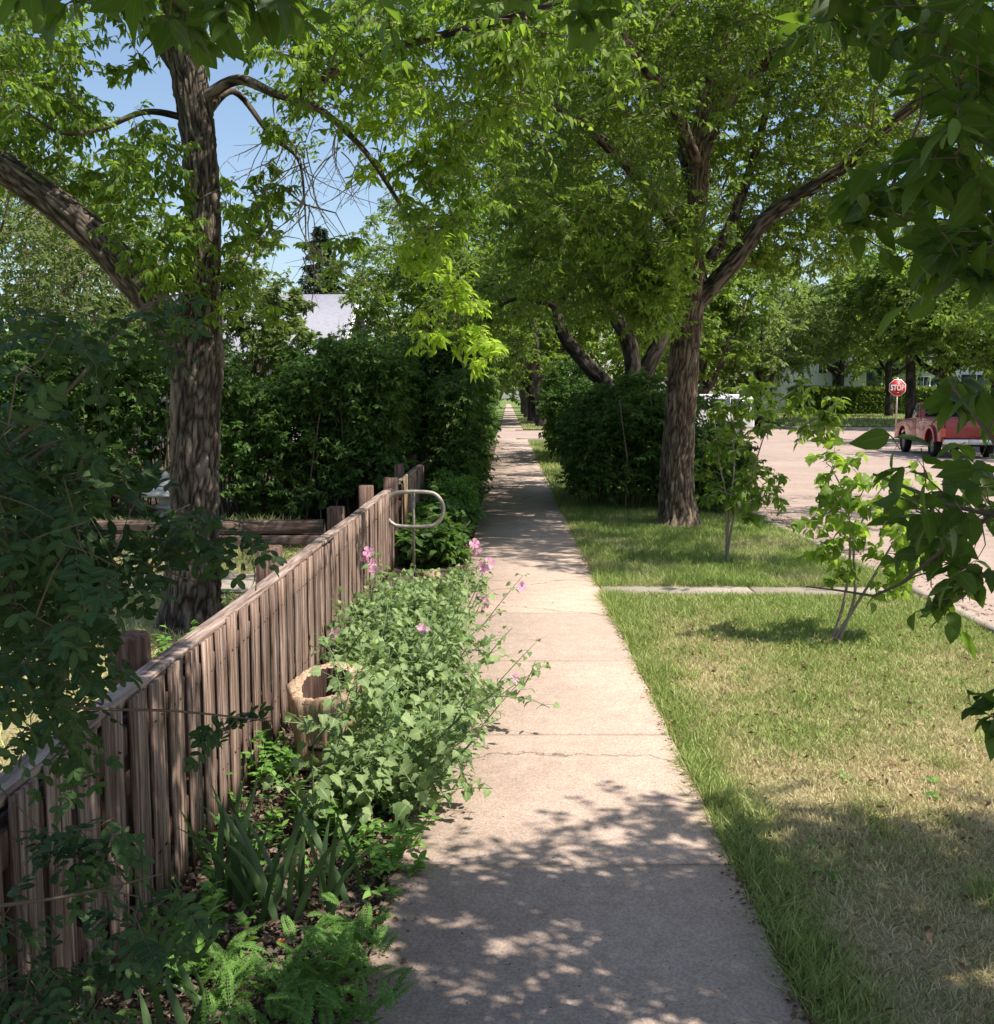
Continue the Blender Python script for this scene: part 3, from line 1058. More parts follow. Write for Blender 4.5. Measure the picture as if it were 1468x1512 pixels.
# rank tufts along the walk and scattered over the lawn
tc_ = np.column_stack([np.concatenate([WR + .03 + .07 * np.abs(r.normal(0, 1, 90)), r.uniform(WR, ST_X, 60)]), 2.4 + 6.8 * r.random(150), np.full(150, -.03)])
tp = np.repeat(tc_, 46, 0) + r.normal(0, 1, (150 * 46, 3)) * [.035, .05, 0]
n_plain = len(P)
P = np.concatenate([P, tp]); dr = np.concatenate([dr, np.clip(np.repeat(r.normal(.12, .15, 150), 46), 0, 1)])
edge = np.exp(-np.clip(P[:, 0] - WR, 0, 9) / 0.12)
tuft = np.clip((vnoise(P * [3, 1.7, 0] + 33) - 0.5) * 4, 0, 1)
h = 0.042 - 0.014 * dr + edge * (0.02 + 0.05 * tuft) * (1 - dr) + 0.02 * (P[:, 1] > 7.9) * (1 - dr)
h[n_plain:] = .085
blades('lawn_grass', P, h, 0.0035 + 0.0004 * P[:, 1], dr, 0.65, 3)
P = scatter(95000, WR - 0.01, ST_X + 0.05, 9.60, 17.5, 1.2)
dr = np.clip(fbm(P * [1.5, 1.5, 0] + 11, 2) * 1.8 - 1.05 + r.normal(0, .10, len(P)), 0, 0.6)
nz = vnoise(P * [1.6, 1.6, 0] + 5)
blades('boulevard_grass', P, 0.075 + 0.06 * np.clip(nz - .4, 0, 1) + 0.03 * np.exp(-np.abs(P[:, 1] - 9.8) / .3), 0.007, dr, 0.6, 4)
P = scatter(30000, WR - 0.02, 2.6, 17.5, 43, 1.2)
blades('boulevard_grass', P, 0.10, 0.015, np.clip(r.normal(0.12, .12, len(P)), 0, 1), 0.6, 8)
P = scatter(60000, -9.5, -1.25, 3.2, 12.2, 0.9)
P = P[~((P[:, 1] > 9.3) & (P[:, 1] < 10.4))]
dr = np.clip(0.25 + 0.5 * (fbm(P * [0.8, 0.8, 0], 2) - .45) * 2 + r.normal(0, .15, len(P)), 0, 0.9)
blades('yard_grass', P, 0.07, 0.008, dr, 0.6, 6)
P = scatter(9000, -9, -2.7, 12.55, 13.4)
P[:, 2] = 0.08
blades('bed_grass', P, 0.16, 0.012, np.clip(r.normal(0.12, .2, len(P)), 0, 1), 0.7, 7)
# strip of grass beyond the crossing
P = scatter(26000, WR + 0.05, ST_X, CR1 + 0.4, 90)
P[:, 2] = 0.0
blades('far_grass', P, 0.12, 0.03, np.clip(r.normal(0.3, .15, len(P)), 0, 1), 0.6, 9)
P = np.column_stack([r.uniform(ST_R + 0.4, 60, 50000), r.uniform(CR1 + 1.0, 79, 50000)])
P = P[np.hypot(np.minimum(P[:, 0] - (ST_R + 4), 0), np.minimum(P[:, 1] - (CR1 + 4), 0)) < 3.8]
P = np.column_stack([P, 0.10 + 0.35 * np.clip((P[:, 1] - CR1) / 14, 0, 1) ** 0.7])
blades('far_grass', P, 0.14, 0.05, np.clip(r.normal(0.25, .15, len(P)), 0, 1), 0.6, 10)
P = np.column_stack([r.uniform(ST_R + 0.3, 26, 14000), r.uniform(36, 46.2, 14000), np.full(14000, 0.09)])
P = P[np.hypot(np.minimum(P[:, 0] - cx, 0), np.maximum(P[:, 1] - cy, 0)) < 4.2]
blades('corner_grass', P, 0.10, 0.03, np.clip(r.normal(0.1, .12, len(P)), 0, 1), 0.6, 12)

# litter: crisp brown scraps along both edges of the walk, chips in the bed


def scraps(name, P, size, material, seed, up=0.15):
    f = Foliage(np.random.default_rng(seed))
    n = len(P)
    rr = f.rng
    d = rr.normal(0, 1, (n, 3)); d[:, 2] *= 0.25
    nn = rr.normal(0, 0.45, (n, 3)) + [0, 0, 1]
    f.leaf(P, d, nn, size * (0.4 + 1.0 * rr.random(n)), 0.55, 'diamond', 0.4, 0.3)
    return tag(f.build(name, [material]), kind='stuff')


n = 3600
yy = 2.4 + 12 * r.random(n) ** 1.5
P = np.column_stack([WR - 0.002 + 0.026 * r.normal(0, 1, n), yy, np.full(n, 0.004)])
P = P[r.random(n) < np.clip(vnoise(P * [3, 2.2, 0] + 91) * 2.6 - .75, .05, 1)]
scraps('leaf_litter', P, 0.018, M['litter'], 21)
n = 2600
yy = 2.4 + 10 * r.random(n) ** 1.3
P = np.column_stack([WL - 0.01 + 0.05 * r.normal(0, 1, n), yy, np.full(n, 0.006)])
scraps('leaf_litter', P, 0.022, M['litter'], 22)
n = 260
P = np.column_stack([r.uniform(WL, WR, n), 2.5 + 8 * r.random(n) ** 1.2, np.full(n, 0.004)])
scraps('leaf_litter', P, 0.010, M['litter'], 23)
n = 1500
P = np.column_stack([r.uniform(WR, ST_X, n), 2.5 + 6 * r.random(n) ** 1.2, np.full(n, 0.01)])
scraps('leaf_litter', P, 0.03, M['litter'], 24)
fw = Foliage(np.random.default_rng(77))
wc = np.column_stack([r.uniform(WR + .05, ST_X - .1, 46), 2.6 + 6.3 * r.random(46), np.full(46, -.02)])
wi = np.repeat(np.arange(46), 7)
a = r.uniform(0, 6.28, len(wi))
fw.leaf(wc[wi], np.column_stack([np.cos(a), np.sin(a), np.full(len(a), .45)]), r.normal(0, .2, (len(a), 3)) + [0, 0, 1], r.uniform(.03, .07, len(a)), .38, 'lance', .5)
tag(fw.build('lawn_weeds', [M['leaf_fern']]), kind='stuff')
n = 16000
P = np.column_stack([r.uniform(-1.15, WL + 0.01, n), 2.2 + 6.5 * r.random(n) ** 1.3, np.full(n, -0.005)])
P[:, 2] += 0.03 * r.random(n)
scraps('bark_mulch', P, 0.03, M['mulch'], 25)
n = 2500
P = np.column_stack([ST_X + 0.15 + 0.30 * np.abs(r.normal(0, 1, n)), 4 + 18 * r.random(n), np.full(n, -0.044)])
scraps('street_litter', P, 0.03, M['litter'], 26)

# ================================================================== FENCE
FX = -1.16
TOP = 0.81


def fence_section(y0, y1, label, seed, wob=0.0):
    rr = np.random.default_rng(seed)
    t = empty('picket_fence', (FX, y0, 0), label, 'fence', 'sections of the weathered board fence')
    mb = MB()
    y = y0
    k = 0
    pitch = 0.195
    while y < y1 - 0.10:
        w = 0.138 + rr.normal(0, 0.006)
        top = TOP - 0.024 + rr.normal(0, 0.006)
        rnd = rr.random()
        lean = rr.normal(0, 0.004)
        x0 = FX + 0.003 + rr.normal(0, 0.0025)
        z0 = -0.02 + abs(rr.normal(0, 0.012))
        c = 0.004
        V, F = [], []
        ya, yb_ = y + lean, y + w + lean
        nn = 7
        for i in range(nn):
            z = z0 + (top - z0) * i / (nn - 1)
            ww = rr.normal(0, 0.0012)
            V += [(x0, ya + ww, z), (x0 + 0.011, ya + c + ww, z), (x0 + 0.011, yb_ - c + ww, z), (x0, yb_ + ww, z)]
        for i in range(nn - 1):
            for j in range(4):
                F.append([i * 4 + j, i * 4 + (j + 1) % 4, (i + 1) * 4 + (j + 1) % 4, (i + 1) * 4 + j])
        F += [[0, 1, 2, 3][::-1], [(nn - 1) * 4 + j for j in range(4)]]
        mb.add(V, F, rnd)
        y += pitch
        k += 1
    mb.build('boards', M['fence_wood'], t)
    nl = MB()
    y = y0
    while y < y1 - 0.10:
        for z in (0.215, 0.655):
            for q in (.03, .095):
                nl.cyl((FX + .010, y + q, z + rr.normal(0, .006)), (FX + .0175, y + q, z), .0032, n=6)
        y += pitch
    nl.build('nail_heads', M['nail'], t)['kind'] = 'stuff'
    # boards of the back face, seen only through the gaps, toned dark for the shade there
    mb = MB()
    y = y0 + 0.10
    while y < y1 - 0.05:
        mb.box(FX - 0.098, FX - 0.080, y, y + 0.14, 0.0, TOP - 0.06, rr.random() * .15)
        y += pitch
    mb.build('back_boards', M['post_wood'], t)
    for z in (0.18, 0.62):
        mb = MB()
        mb.box(FX - 0.060, FX + 0.001, y0 - 0.01, y1, z, z + 0.085, rr.random())
        mb.build('rail', M['post_wood'], t)
    # cap board, in lengths
    yb0 = y0
    while yb0 < y1 - 0.02:
        yb1 = min(y1, yb0 + 2.35)
        if y1 - yb1 < 0.3:
            yb1 = y1
        mb = MB()
        nn = 9
        yy = np.linspace(yb0 + 0.002, yb1 - 0.002, nn)
        zz = TOP - 0.044 + 0.004 * np.sin(yy * 2.0 + seed)
        V = []
        for a, z in zip(yy, zz):
            V += [(FX - 0.078, a, z), (FX - 0.078, a, z + 0.026), (FX - 0.074, a, z + 0.029), (FX - 0.006, a, z + 0.029), (FX - 0.003, a, z + 0.026), (FX - 0.003, a, z)]
        F = []
        for i in range(nn - 1):
            for j in range(6):
                F.append([i * 6 + j, i * 6 + (j + 1) % 6, (i + 1) * 6 + (j + 1) % 6, (i + 1) * 6 + j])
        F += [list(range(6))[::-1], [(nn - 1) * 6 + j for j in range(6)]]
        mb.add(V, F, 0.35 + 0.6 * rr.random())
        mb.build('cap_board', M['cap_wood'], t)
        yb0 = yb1
    return t


def post(t, y, top, w=0.115, round_=False, x=None, name='post'):
    mb = MB()
    x = FX - 0.10 - w if x is None else x
    if round_:
        mb.lathe((x + w / 2, y, 0), [(w * .56, -0.1), (w * .56, top - 0.012), (w * .50, top), (w * 0.2, top + 0.003)], 16)
    else:
        mb.box(x, x + w, y - w / 2, y + w / 2, -0.1, top, random.random(), ch=0.006)
    return mb.build(name, M['post_wood'], t)


random.seed(3)
f1 = fence_section(1.60, 10.78, 'long weathered picket fence section from the foreground up to the tall metal loop', 1)
for y, top, rd in ((1.35, 0.86, False), (3.66, 0.88, True), (5.86, 0.885, False), (8.18, 0.87, False), (9.95, 0.89, False)):
    post(f1, y, top, 0.125 if not rd else 0.13, rd)
post(f1, 10.95, 0.89, 0.14, x=FX - 0.11)
f2 = fence_section(11.55, 17.1, 'shorter far fence section with split grey boards ending at the hedge', 5)
post(f2, 12.95, .91, 0.11)
post(f2, 14.9, .92, 0.11)
post(f2, 16.9, 0.88, 0.11)
mb = MB()
mb.box(FX + 0.027, FX + 0.045, 11.58, 11.86, 0.36, 0.86, 0.9)
V = [(FX + 0.046, 11.50, 0.52), (FX + 0.046, 11.88, 0.34)]
mb.build('patch_board', M['new_wood'], f2)
# gatepost figure behind the gap: a twist of old branch wired to the post
gt = empty('garden_gate', (FX - 0.1, 11.05, 0), 'narrow dark wooden gate between the two fence sections behind the metal loop', 'gate')
mb = MB()
for k in range(3):
    mb.box(FX - 0.045, FX - 0.025, 11.05 + k * 0.15, 11.18 + k * 0.15, 0.05, 0.66, rng.random())
mb.build('board_panel', M['post_wood'], gt)
for z_ in (.14, .52):
    mb = MB()
    mb.box(FX - 0.024, FX + 0.004, 11.04, 11.50, z_, z_ + .08, .2)
    mb.build('cross_rail', M['post_wood'], gt)

# ------------------------------------------------------------------ metal loop on a pole


def tube(name, pts, rad, material, parent, closed=False, n=12):
    P = np.array(pts, float)
    m_ = len(P)
    if closed:
        T = unit(np.roll(P, -1, 0) - np.roll(P, 1, 0))
    else:
        T = unit(np.gradient(P, axis=0))
    u = unit(np.cross(T[0], [0.1, 0.95, 0.2]))
    a = np.arange(n) * 2 * np.pi / n
    V = []
    for i in range(m_):
        u = unit(u - T[i] * np.dot(u, T[i]))
        w = np.cross(T[i], u)
        r_ = rad[i] if hasattr(rad, '__len__') else rad
        V.append(P[i] + (np.cos(a)[:, None] * u + np.sin(a)[:, None] * w) * r_)
    V = np.concatenate(V)
    F = []
    for i in range(m_ if closed else m_ - 1):
        j = (i + 1) % m_
        F += [[i * n + k, i * n + (k + 1) % n, j * n + (k + 1) % n, j * n + k] for k in range(n)]
    Fs = [np.array(F)]
    if not closed:
        Fs.append(np.array([list(range(n))[::-1], [(m_ - 1) * n + k for k in range(n)]]))
    return mesh_np(name, V, Fs, material, parent, smooth=True)


c0 = at(611, 851, 10.3)
lx, ly = c0[0], 10.3
loop = empty('metal_loop', (lx, ly, 0), 'grey metal tube loop on a thin pole beside the fence gate', 'metal loop')
zc = at(611, 752, 10.3)[2]
hw, hh = 0.285, 0.172
a_ = np.linspace(0, 2 * np.pi, 48, endpoint=False)
pts = []
for t in a_:
    c_, s_ = math.cos(t), math.sin(t)
    # stadium: straight top and bottom, round ends
    ex = (hw - hh) * (1 if c_ > 0 else -1) * min(1, abs(c_) * 3)
    pts.append((lx + 0.01 + ex + hh * c_, ly, zc + hh * s_))
tube('ring', pts, 0.019, M['metal'], loop, True)
tube('pole', [(lx, ly + 0.036, -0.1), (lx, ly + 0.036, zc), (lx, ly + 0.036, zc + hh + 0.01)], 0.014, M['metal'], loop)

# ------------------------------------------------------------------ hollow log planter
sx, sy = at(482, 1100, 4.85)[0], 4.85
st = empty('log_planter', (sx, sy, 0), 'split hollow log planter standing against the fence among the mallows', 'planter')
H_, Ro, Ri = 0.40, 0.185, 0.118
n = 72
V, F = [], []
CUTS = [(-1.75, .135), (-.35, .165), (-2.75, .16)]       # split faces: direction, distance


def logr(t, z, inner=False):
    b_ = Ri if inner else Ro
    q = np.array([[math.cos(t) * 1.4, math.sin(t) * 1.4, z * 1.2 + (9 if inner else 0)]])
    k = b_ * (1 + 0.30 * (vnoise(q)[0] - 0.5))
    q2 = np.array([[math.cos(t) * 9, math.sin(t) * 9, z * 1.4]])
    if not inner:
        k *= 0.80 + 0.62 * z
        for a0, d0 in CUTS:
            c_ = math.cos(t - a0)
            if c_ > .3:
                k = min(k, d0 * (0.82 + .55 * z) / c_)
    k += 0.016 * (vnoise(q2)[0] - 0.5)
    return k


prof = [(False, 0.0), (False, 0.12), (False, 0.24), (False, 0.33), (False, 0.385), (None, 0.395), (True, 0.385), (True, 0.33), (True, 0.22), (True, 0.10)]
rrg = np.random.default_rng(4)
for k_, (inn, z) in enumerate(prof):
    for i in range(n):
        t = i * 2 * math.pi / n
        if inn is None:
            r_ = (logr(t, z) + logr(t, z, True)) / 2 + 0.01
        else:
            r_ = logr(t, z, inn)
        tilt = (0.045 * math.sin(t) + .02 * math.cos(t) + 0.014 * (rrg.random() - .5)) if z > 0.3 else 0
        V.append((sx + r_ * math.cos(t), sy + r_ * math.sin(t), z + tilt))
for k_ in range(len(prof) - 1):
    F += [[k_ * n + i, k_ * n + (i + 1) % n, (k_ + 1) * n + (i + 1) % n, (k_ + 1) * n + i] for i in range(n)]
mbl = MB()
mbl.add(V, F[:6 * n] , 0.6)
mbl.build('log_shell', M['log_wood'], st)
mbl = MB()
mbl.add(V, F[6 * n:], 0.3)
mbl.build('hollow', M['post_wood'], st)
mbs = MB()
mbs.lathe((sx, sy, 0.0), [(Ri * 1.08, 0.10), (Ri * 1.08, 0.13), (Ri * .6, 0.14)], 20)
mbs.build('planter_soil', M['soil'], st)


def rock(name, c, rad, label, seed, material, group=None):
    bm = bmesh.new()
    bmesh.ops.create_icosphere(bm, subdivisions=4, radius=1.0)
    V = np.array([v.co[:] for v in bm.verts])
    k = 1 + 0.5 * (fbm(V * 1.1 + seed, 3) - .5) + 0.10 * (fbm(V * 5 + seed, 2) - .5)
    F = np.array([[v.index for v in f.verts] for f in bm.faces])
    bm.free()
    V = V * k[:, None] * rad + np.array(c)
    o = mesh_np(name, V, [F], material, smooth=True, loc=(c[0], c[1], 0))
    return tag(o, label, 'rock', group)


g_ = gr(640, 862)
rock('rock', (g_[0] - 0.01, g_[1], 0.05), (0.085, 0.08, 0.085), 'rounded sandy brown rock at the rear end of the mallows', 3, M['rock'])
g_ = gr(608, 872)
rock('rock', (g_[0], g_[1] - 0.05, 0.03), (0.06, 0.05, 0.05), 'small pale stone just before the foot of the metal loop pole', 8, M['rock'])

# ------------------------------------------------------------------ landscape timbers, lantern in the yard


def timber(p, q, r_, label, seed):
    rr = np.random.default_rng(seed)
    p, q = np.array(p, float), np.array(q, float)
    mid = (p + q) / 2
    n = 14
    V = []
    pr = [(-1, -.75), (-.8, -1), (.8, -1), (1, -.75), (1, .65), (.7, 1), (-.7, 1), (-1, .65)]
    m_ = 30
    for i in range(m_):
        c = p + (q - p) * i / (m_ - 1)
        for a, b_ in pr:
            k = r_ * (1 + 0.10 * (rr.random() - .5))
            V.append((c[0], c[1] + a * k, c[2] + b_ * k + 0.01 * math.sin(i * .4 + seed)))
    F = []
    for i in range(m_ - 1):
        F += [[i * 8 + j, i * 8 + (j + 1) % 8, (i + 1) * 8 + (j + 1) % 8, (i + 1) * 8 + j] for j in range(8)]
    Fs = [np.array(F), np.array([list(range(8)), [(m_ - 1) * 8 + j for j in range(8)][::-1]])]
    o = mesh_np('landscape_timber', V, Fs, M['timber_wood'], smooth=False, loc=mid, attrs={'rnd': ('FACE', 'FLOAT', np.full(len(F) + 2, rr.random()))})
    return tag(o, label, 'timber', 'landscape timbers edging the raised bed')


timber((-10.5, 12.36, 0.045), (-1.9, 12.36, 0.045), 0.075, 'lower dark timber lying on the yard grass', 1)
timber((-9.9, 12.42, 0.20), (-2.15, 12.42, 0.20), 0.078, 'upper dark timber with a worn pale top edge before the lilac hedge', 2)
lc = at(246, 745, 13.2)
lan = empty('stone_lantern', (lc[0], 13.2, 0), 'pale garden stone lantern with tiered finial half hidden behind the furrowed trunk', 'stone lantern')
mb = MB(); mb.lathe((lc[0], 13.2, 0.08), [(0.15, 0), (0.15, 0.05), (0.09, 0.08), (0.085, 0.22), (0.13, 0.25), (0.13, 0.30)], 20); mb.build('pedestal', M['stone'], lan, True)
mb = MB(); mb.lathe((lc[0], 13.2, 0.08), [(0.30, 0.42), (0.31, 0.445), (0.20, 0.50), (0.09, 0.53), (0.03, 0.54)], 24); mb.build('roof', M['stone'], lan, True)
mb = MB(); mb.lathe((lc[0], 13.2, 0.08), [(0.09, 0.30), (0.09, 0.42)], 12); mb.build('light_chamber', M['stone'], lan, True)
mb = MB(); mb.lathe((lc[0], 13.2, 0.08), [(0.10, 0.535), (0.10, 0.56), (0.075, 0.575), (0.075, 0.62), (0.055, 0.635), (0.055, 0.67), (0.035, 0.69), (0.01, 0.72)], 20); mb.build('finial', M['stone'], lan, True)

# ================================================================== TREES


def PP(lst, y):
    """photo bearings at one distance (or each with its own)"""
    return [at(a[0], a[1], a[2] if len(a) > 2 else y) for a in lst]


def new_tree(base, label, cat='tree', group=None, name='tree'):
    return empty(name, (float(base[0]), float(base[1]), 0), label, cat, group)


def mk_crown(t, nodes, sets, rng_, mats, name='crown', **kw):
    fol = Foliage(rng_)
    cs = np.concatenate([s_[0] for s_ in sets]); rs = np.concatenate([s_[1] for s_ in sets])
    grow(fol, nodes, cs, rs, rng_, **kw)
    return fol.build(name, mats, t)


# ---------------- furrowed tree left, inside the yard
rg = np.random.default_rng(101)
YA = 8.0
tb = at(284, 905, YA)
ta = new_tree((tb[0], YA), 'big furrowed tree in the yard just behind the picket fence, forking low to the left', name='shade_tree')
nodes = []
tr_pts = [(tb[0], YA, -0.1), (tb[0], YA, 0.15)] + PP([(287, 800), (287, 700), (289, 600), (291, 520), (297, 430), (300, 330), (296, 230), (282, 130), (262, 30), (250, -90), (262, -260), (290, -420)], YA)
_, P_, R_ = limb('trunk', tr_pts, [0.31, 0.225, 0.185, 0.178, 0.185, 0.195, 0.135, 0.13, 0.125, 0.13, 0.12, 0.10, 0.08, 0.05], M['bark'], ta, 120, 0.022, 0.20, 4.4, 0.02, 3)
nodes.append(P_[120:])


def add_limb(t, lst, y, rad, material, seg=20, step=0.05, depth=0.13, freq=4, seed=0, name='limb', coll=None):
    _, P_, R_ = limb(name, PP(lst, y) if len(lst[0]) in (2, 3) and max(abs(lst[0][0]), abs(lst[0][1])) > 25 else lst, rad, material, t, seg, step, depth, freq, 0.03, seed)
    if coll is not None:
        coll.append(P_[::3])
    return P_


add_limb(ta, [(296, 545), (262, 498), (212, 430), (140, 350), (60, 285), (-20, 232), (-130, 170), (-260, 60)], YA, [0.11, 0.135, 0.13, 0.125, 0.12, 0.115, 0.10, 0.06], M['bark'], 80, 0.03, 0.20, 4.2, 5, coll=nodes)
add_limb(ta, [(294, 150, 8.0), (350, 118, 7.9), (405, 138, 7.8), (470, 160, 7.6), (540, 225, 7.5), (590, 300, 7.5), (632, 362, 7.5)], YA, [0.05, 0.038, 0.032, 0.026, 0.02, 0.015, 0.009], M['bark'], 14, coll=nodes, seed=6)
add_limb(ta, [(300, 175, 8.0), (345, 135, 8.2), (400, 200, 8.3), (440, 235, 8.3), (450, 300, 8.3), (452, 370, 8.3)], YA, [0.03, 0.024, 0.018, 0.013, 0.008, 0.004], M['bark'], 10, seed=7)
add_limb(ta, [(440, 140, 7.7), (520, 90, 7.2), (620, 60, 6.8), (740, 30, 6.5), (860, -10, 6.3)], YA, [0.035, 0.03, 0.026, 0.02, 0.012], M['bark'], 10, coll=nodes, seed=8)
add_limb(ta, [(278, 120, 8.0), (240, 70, 8.1), (205, 20, 8.2), (160, -60, 8.3), (90, -170, 8.4)], YA, [0.07, 0.05, 0.04, 0.03, 0.02], M['bark'], 12, coll=nodes, seed=9)
add_limb(ta, [(280, 175, 8.0), (215, 165, 7.9), (150, 190, 7.8), (90, 196, 7.7), (30, 160, 7.6)], YA, [0.03, 0.022, 0.018, 0.013, 0.008], M['bark'], 8, coll=nodes, seed=10)
add_limb(ta, [(262, 30, 8.0), (340, -60, 7.6), (460, -120, 7.2), (620, -160, 7.0), (800, -190, 7.0)], YA, [0.08, 0.07, 0.06, 0.045, 0.03], M['bark'], 12, coll=nodes, seed=11)
NA = np.concatenate(nodes)
sets = [
    region(rg, 50, -60, 110, -20, 170, 7.0, 9.0, .22, .36),
    region(rg, 26, -40, 130, 165, 280, 8.2, 9.2, .2, .32),
    region(rg, 14, 130, 230, 210, 330, 8.1, 8.8, .16, .26),
    region(rg, 18, 180, 275, 210, 420, 7.3, 7.9, .14, .24),
    region(rg, 10, 225, 330, 300, 470, 7.4, 7.75, .14, .22),
    region(rg, 11, 330, 400, 280, 460, 7.6, 8.8, .14, .22),
    region(rg, 24, 330, 520, -40, 75, 6.6, 8.5, .16, .3),
    region(rg, 26, 430, 600, 30, 170, 6.6, 8.5, .18, .3),
    region(rg, 60, 570, 780, -30, 190, 6.3, 8.4, .2, .34),
    region(rg, 22, 600, 740, 180, 350, 7.0, 8.5, .14, .24),
    region(rg, 34, 740, 900, -40, 90, 6.0, 7.6, .2, .34),
    region(rg, 8, 140, 250, -30, 40, 7.4, 8.8, .2, .3),
    region(rg, 90, -500, 1000, -420, -60, 6.2, 9.5, .3, .5),
    region(rg, 7, 340, 450, 170, 300, 7.8, 8.8, .10, .16),
    region(rg, 5, 400, 540, 330, 420, 8.2, 9.2, .08, .13),
    region(rg, 5, 120, 220, 70, 200, 7.8, 8.6, .09, .15),
]
mk_crown(ta, NA, sets, rg, [M['leaf_ash'], M['twig']], leaf_len=0.066, aspect=0.44, shape='lance', twigs=7, per=12, droop=0.45, tw_r=0.0035, hang=0.35, link_r=0.010)
# bare hanging twigs against the sky
fol = Foliage(rg)
for a0, b0, n_, ln_ in ((450, 235, 8, 1.2), (452, 300, 7, 0.9), (410, 200, 6, 0.9), (500, 210, 6, 0.9), (548, 235, 5, 0.7), (590, 300, 4, 0.5), (450, 360, 4, 0.5)):
    for k in range(n_):
        p = at(a0 + rg.normal(0, 5), b0 + rg.normal(0, 12), 8.0 + rg.uniform(-.2, .4))
        d = np.array([rg.normal(0, .7), rg.normal(0, .4), -0.6 + rg.normal(0, .35)])
        L_ = ln_ * rg.uniform(.4, 1) / 12
        cv = np.array([rg.normal(0, .14), rg.normal(0, .1), -.12])
        pts = [p]
        for q in range(12):
            d = unit(d + cv + np.array([rg.normal(0, .11), rg.normal(0, .08), rg.normal(0, .10)]))
            pts.append(pts[-1] + unit(d) * L_)
        pts = np.array(pts)
        rr_ = np.linspace(0.006, 0.0016, 13)
        fol.stick(pts[:-1], pts[1:], rr_[:-1], rr_[1:], m=0)
        for q in (3, 6, 9):
            e = pts[q] + np.array([rg.normal(0, .12), rg.normal(0, .08), rg.normal(-.08, .08)])
            fol.stick([pts[q]], [e], .0025, .0015, m=0)
fol.build('bare_twigs', [M['twig_grey']], ta)

# ---------------- tall tree on the boulevard
rg = np.random.default_rng(202)
YB = 14.4
tb = at(1002, 775, YB)
tB = new_tree((tb[0], YB), 'tall brown barked tree on the boulevard, its limbs spreading over the walk and street', name='shade_tree')
nodes = []
tr = [(tb[0] - .01, YB, -0.1), (tb[0] - .01, YB, 0.12)] + PP([(1000, 700), (1004, 620), (1010, 540), (1016, 470), (1024, 420), (1022, 365), (1030, 300), (1034, 220), (1050, 120), (1072, 20), (1085, -90), (1095, -230)], YB)
_, P_, R_ = limb('trunk', tr, [.40, .27, .225, .21, .20, .20, .19, .135, .135, .13, .12, .11, .09, .06], M['bark_brown'], tB, 120, 0.03, 0.15, 4.6, .02, 21)
nodes.append(P_[130:])
L2 = [
    ([(1026, 455, 14.4), (1050, 425, 14.3), (1085, 385, 14.1), (1130, 325, 13.9), (1195, 280, 13.6), (1260, 235, 13.3), (1330, 170, 13.0), (1420, 110, 12.6), (1540, 30, 12.2)], [.10, .115, .11, .10, .09, .08, .07, .055, .03]),
    ([(1036, 225, 14.4), (1070, 150, 14.2), (1120, 100, 14.0), (1180, 60, 13.8), (1250, 20, 13.5), (1330, -60, 13.2)], [.12, .11, .10, .09, .08, .05]),
    ([(1050, 380, 14.5), (1080, 330, 14.8), (1105, 260, 15.2), (1130, 170, 15.6), (1145, 80, 16)], [.085, .075, .065, .05, .03]),
    ([(1022, 380, 14.4), (985, 320, 14.0), (940, 260, 13.6), (880, 200, 13.2), (810, 150, 12.8), (730, 120, 12.5)], [.09, .08, .07, .06, .045, .03]),
    ([(1030, 300, 14.4), (1000, 200, 15), (960, 110, 15.5), (900, 20, 16), (850, -60, 16.4)], [.09, .08, .07, .06, .04]),
    ([(1034, 250, 14.4), (990, 150, 13.2), (930, 70, 12.2), (860, -20, 11.4), (800, -120, 10.8)], [.08, .075, .065, .05, .03]),
]
for k, (p_, r_) in enumerate(L2):
    add_limb(tB, p_, YB, r_, M['bark'], 44 if k < 2 else 18, 0.05, .16, 5, 30 + k, coll=nodes)
NB = np.concatenate(nodes)


def gapB(px, py):
    return ~(((px > 1150) & (px < 1300) & (py > 330)))


sets = [
    region(rg, 110, 700, 1000, 60, 330, 11.0, 16.5, .35, .55),
    region(rg, 60, 780, 960, 300, 470, 12.5, 15.5, .3, .5),
    region(rg, 125, 980, 1260, -20, 330, 14.3, 18.0, .35, .5),
    region(rg, 46, 930, 1020, 330, 470, 12.9, 14.2, .25, .38),
    region(rg, 120, 1200, 1500, -20, 330, 13.4, 17.5, .35, .5),
    region(rg, 34, 1070, 1260, 310, 390, 14.0, 16.0, .25, .36),
    region(rg, 16, 1040, 1400, 60, 330, 11.8, 13.2, .25, .4),
    region(rg, 60, 880, 1100, -40, 80, 11.5, 16.5, .35, .55),
    region(rg, 150, 500, 1650, -520, -30, 10.5, 17.5, .45, .7),
    (np.column_stack([rg.uniform(-1, 7.5, 95), rg.uniform(8.2, 12.0, 95), rg.uniform(5.2, 8.5, 95)]), rg.uniform(.4, .6, 95)),
    (np.column_stack([rg.uniform(2, 6.5, 150), rg.uniform(9.5, 17.5, 150), rg.uniform(5.0, 9.0, 150)]), rg.uniform(.4, .6, 150)),
    (np.column_stack([rg.uniform(5, 11.5, 110), rg.uniform(12.5, 17.5, 110), rg.uniform(5.2, 9.0, 110)]), rg.uniform(.45, .7, 110)),
    (np.column_stack([rg.uniform(-3, 3, 90), rg.uniform(12.5, 17.5, 90), rg.uniform(5.0, 9.0, 90)]), rg.uniform(.45, .7, 90)),
]
sets[5] = (sets[5][0], sets[5][1])
mk_crown(tB, NB, sets, rg, [M['leaf_elm'], M['twig']], leaf_len=0.088, aspect=0.5, shape='diamond', twigs=9, per=14, droop=0.35, tw_r=0.004, hang=0.2, link_r=0.013)

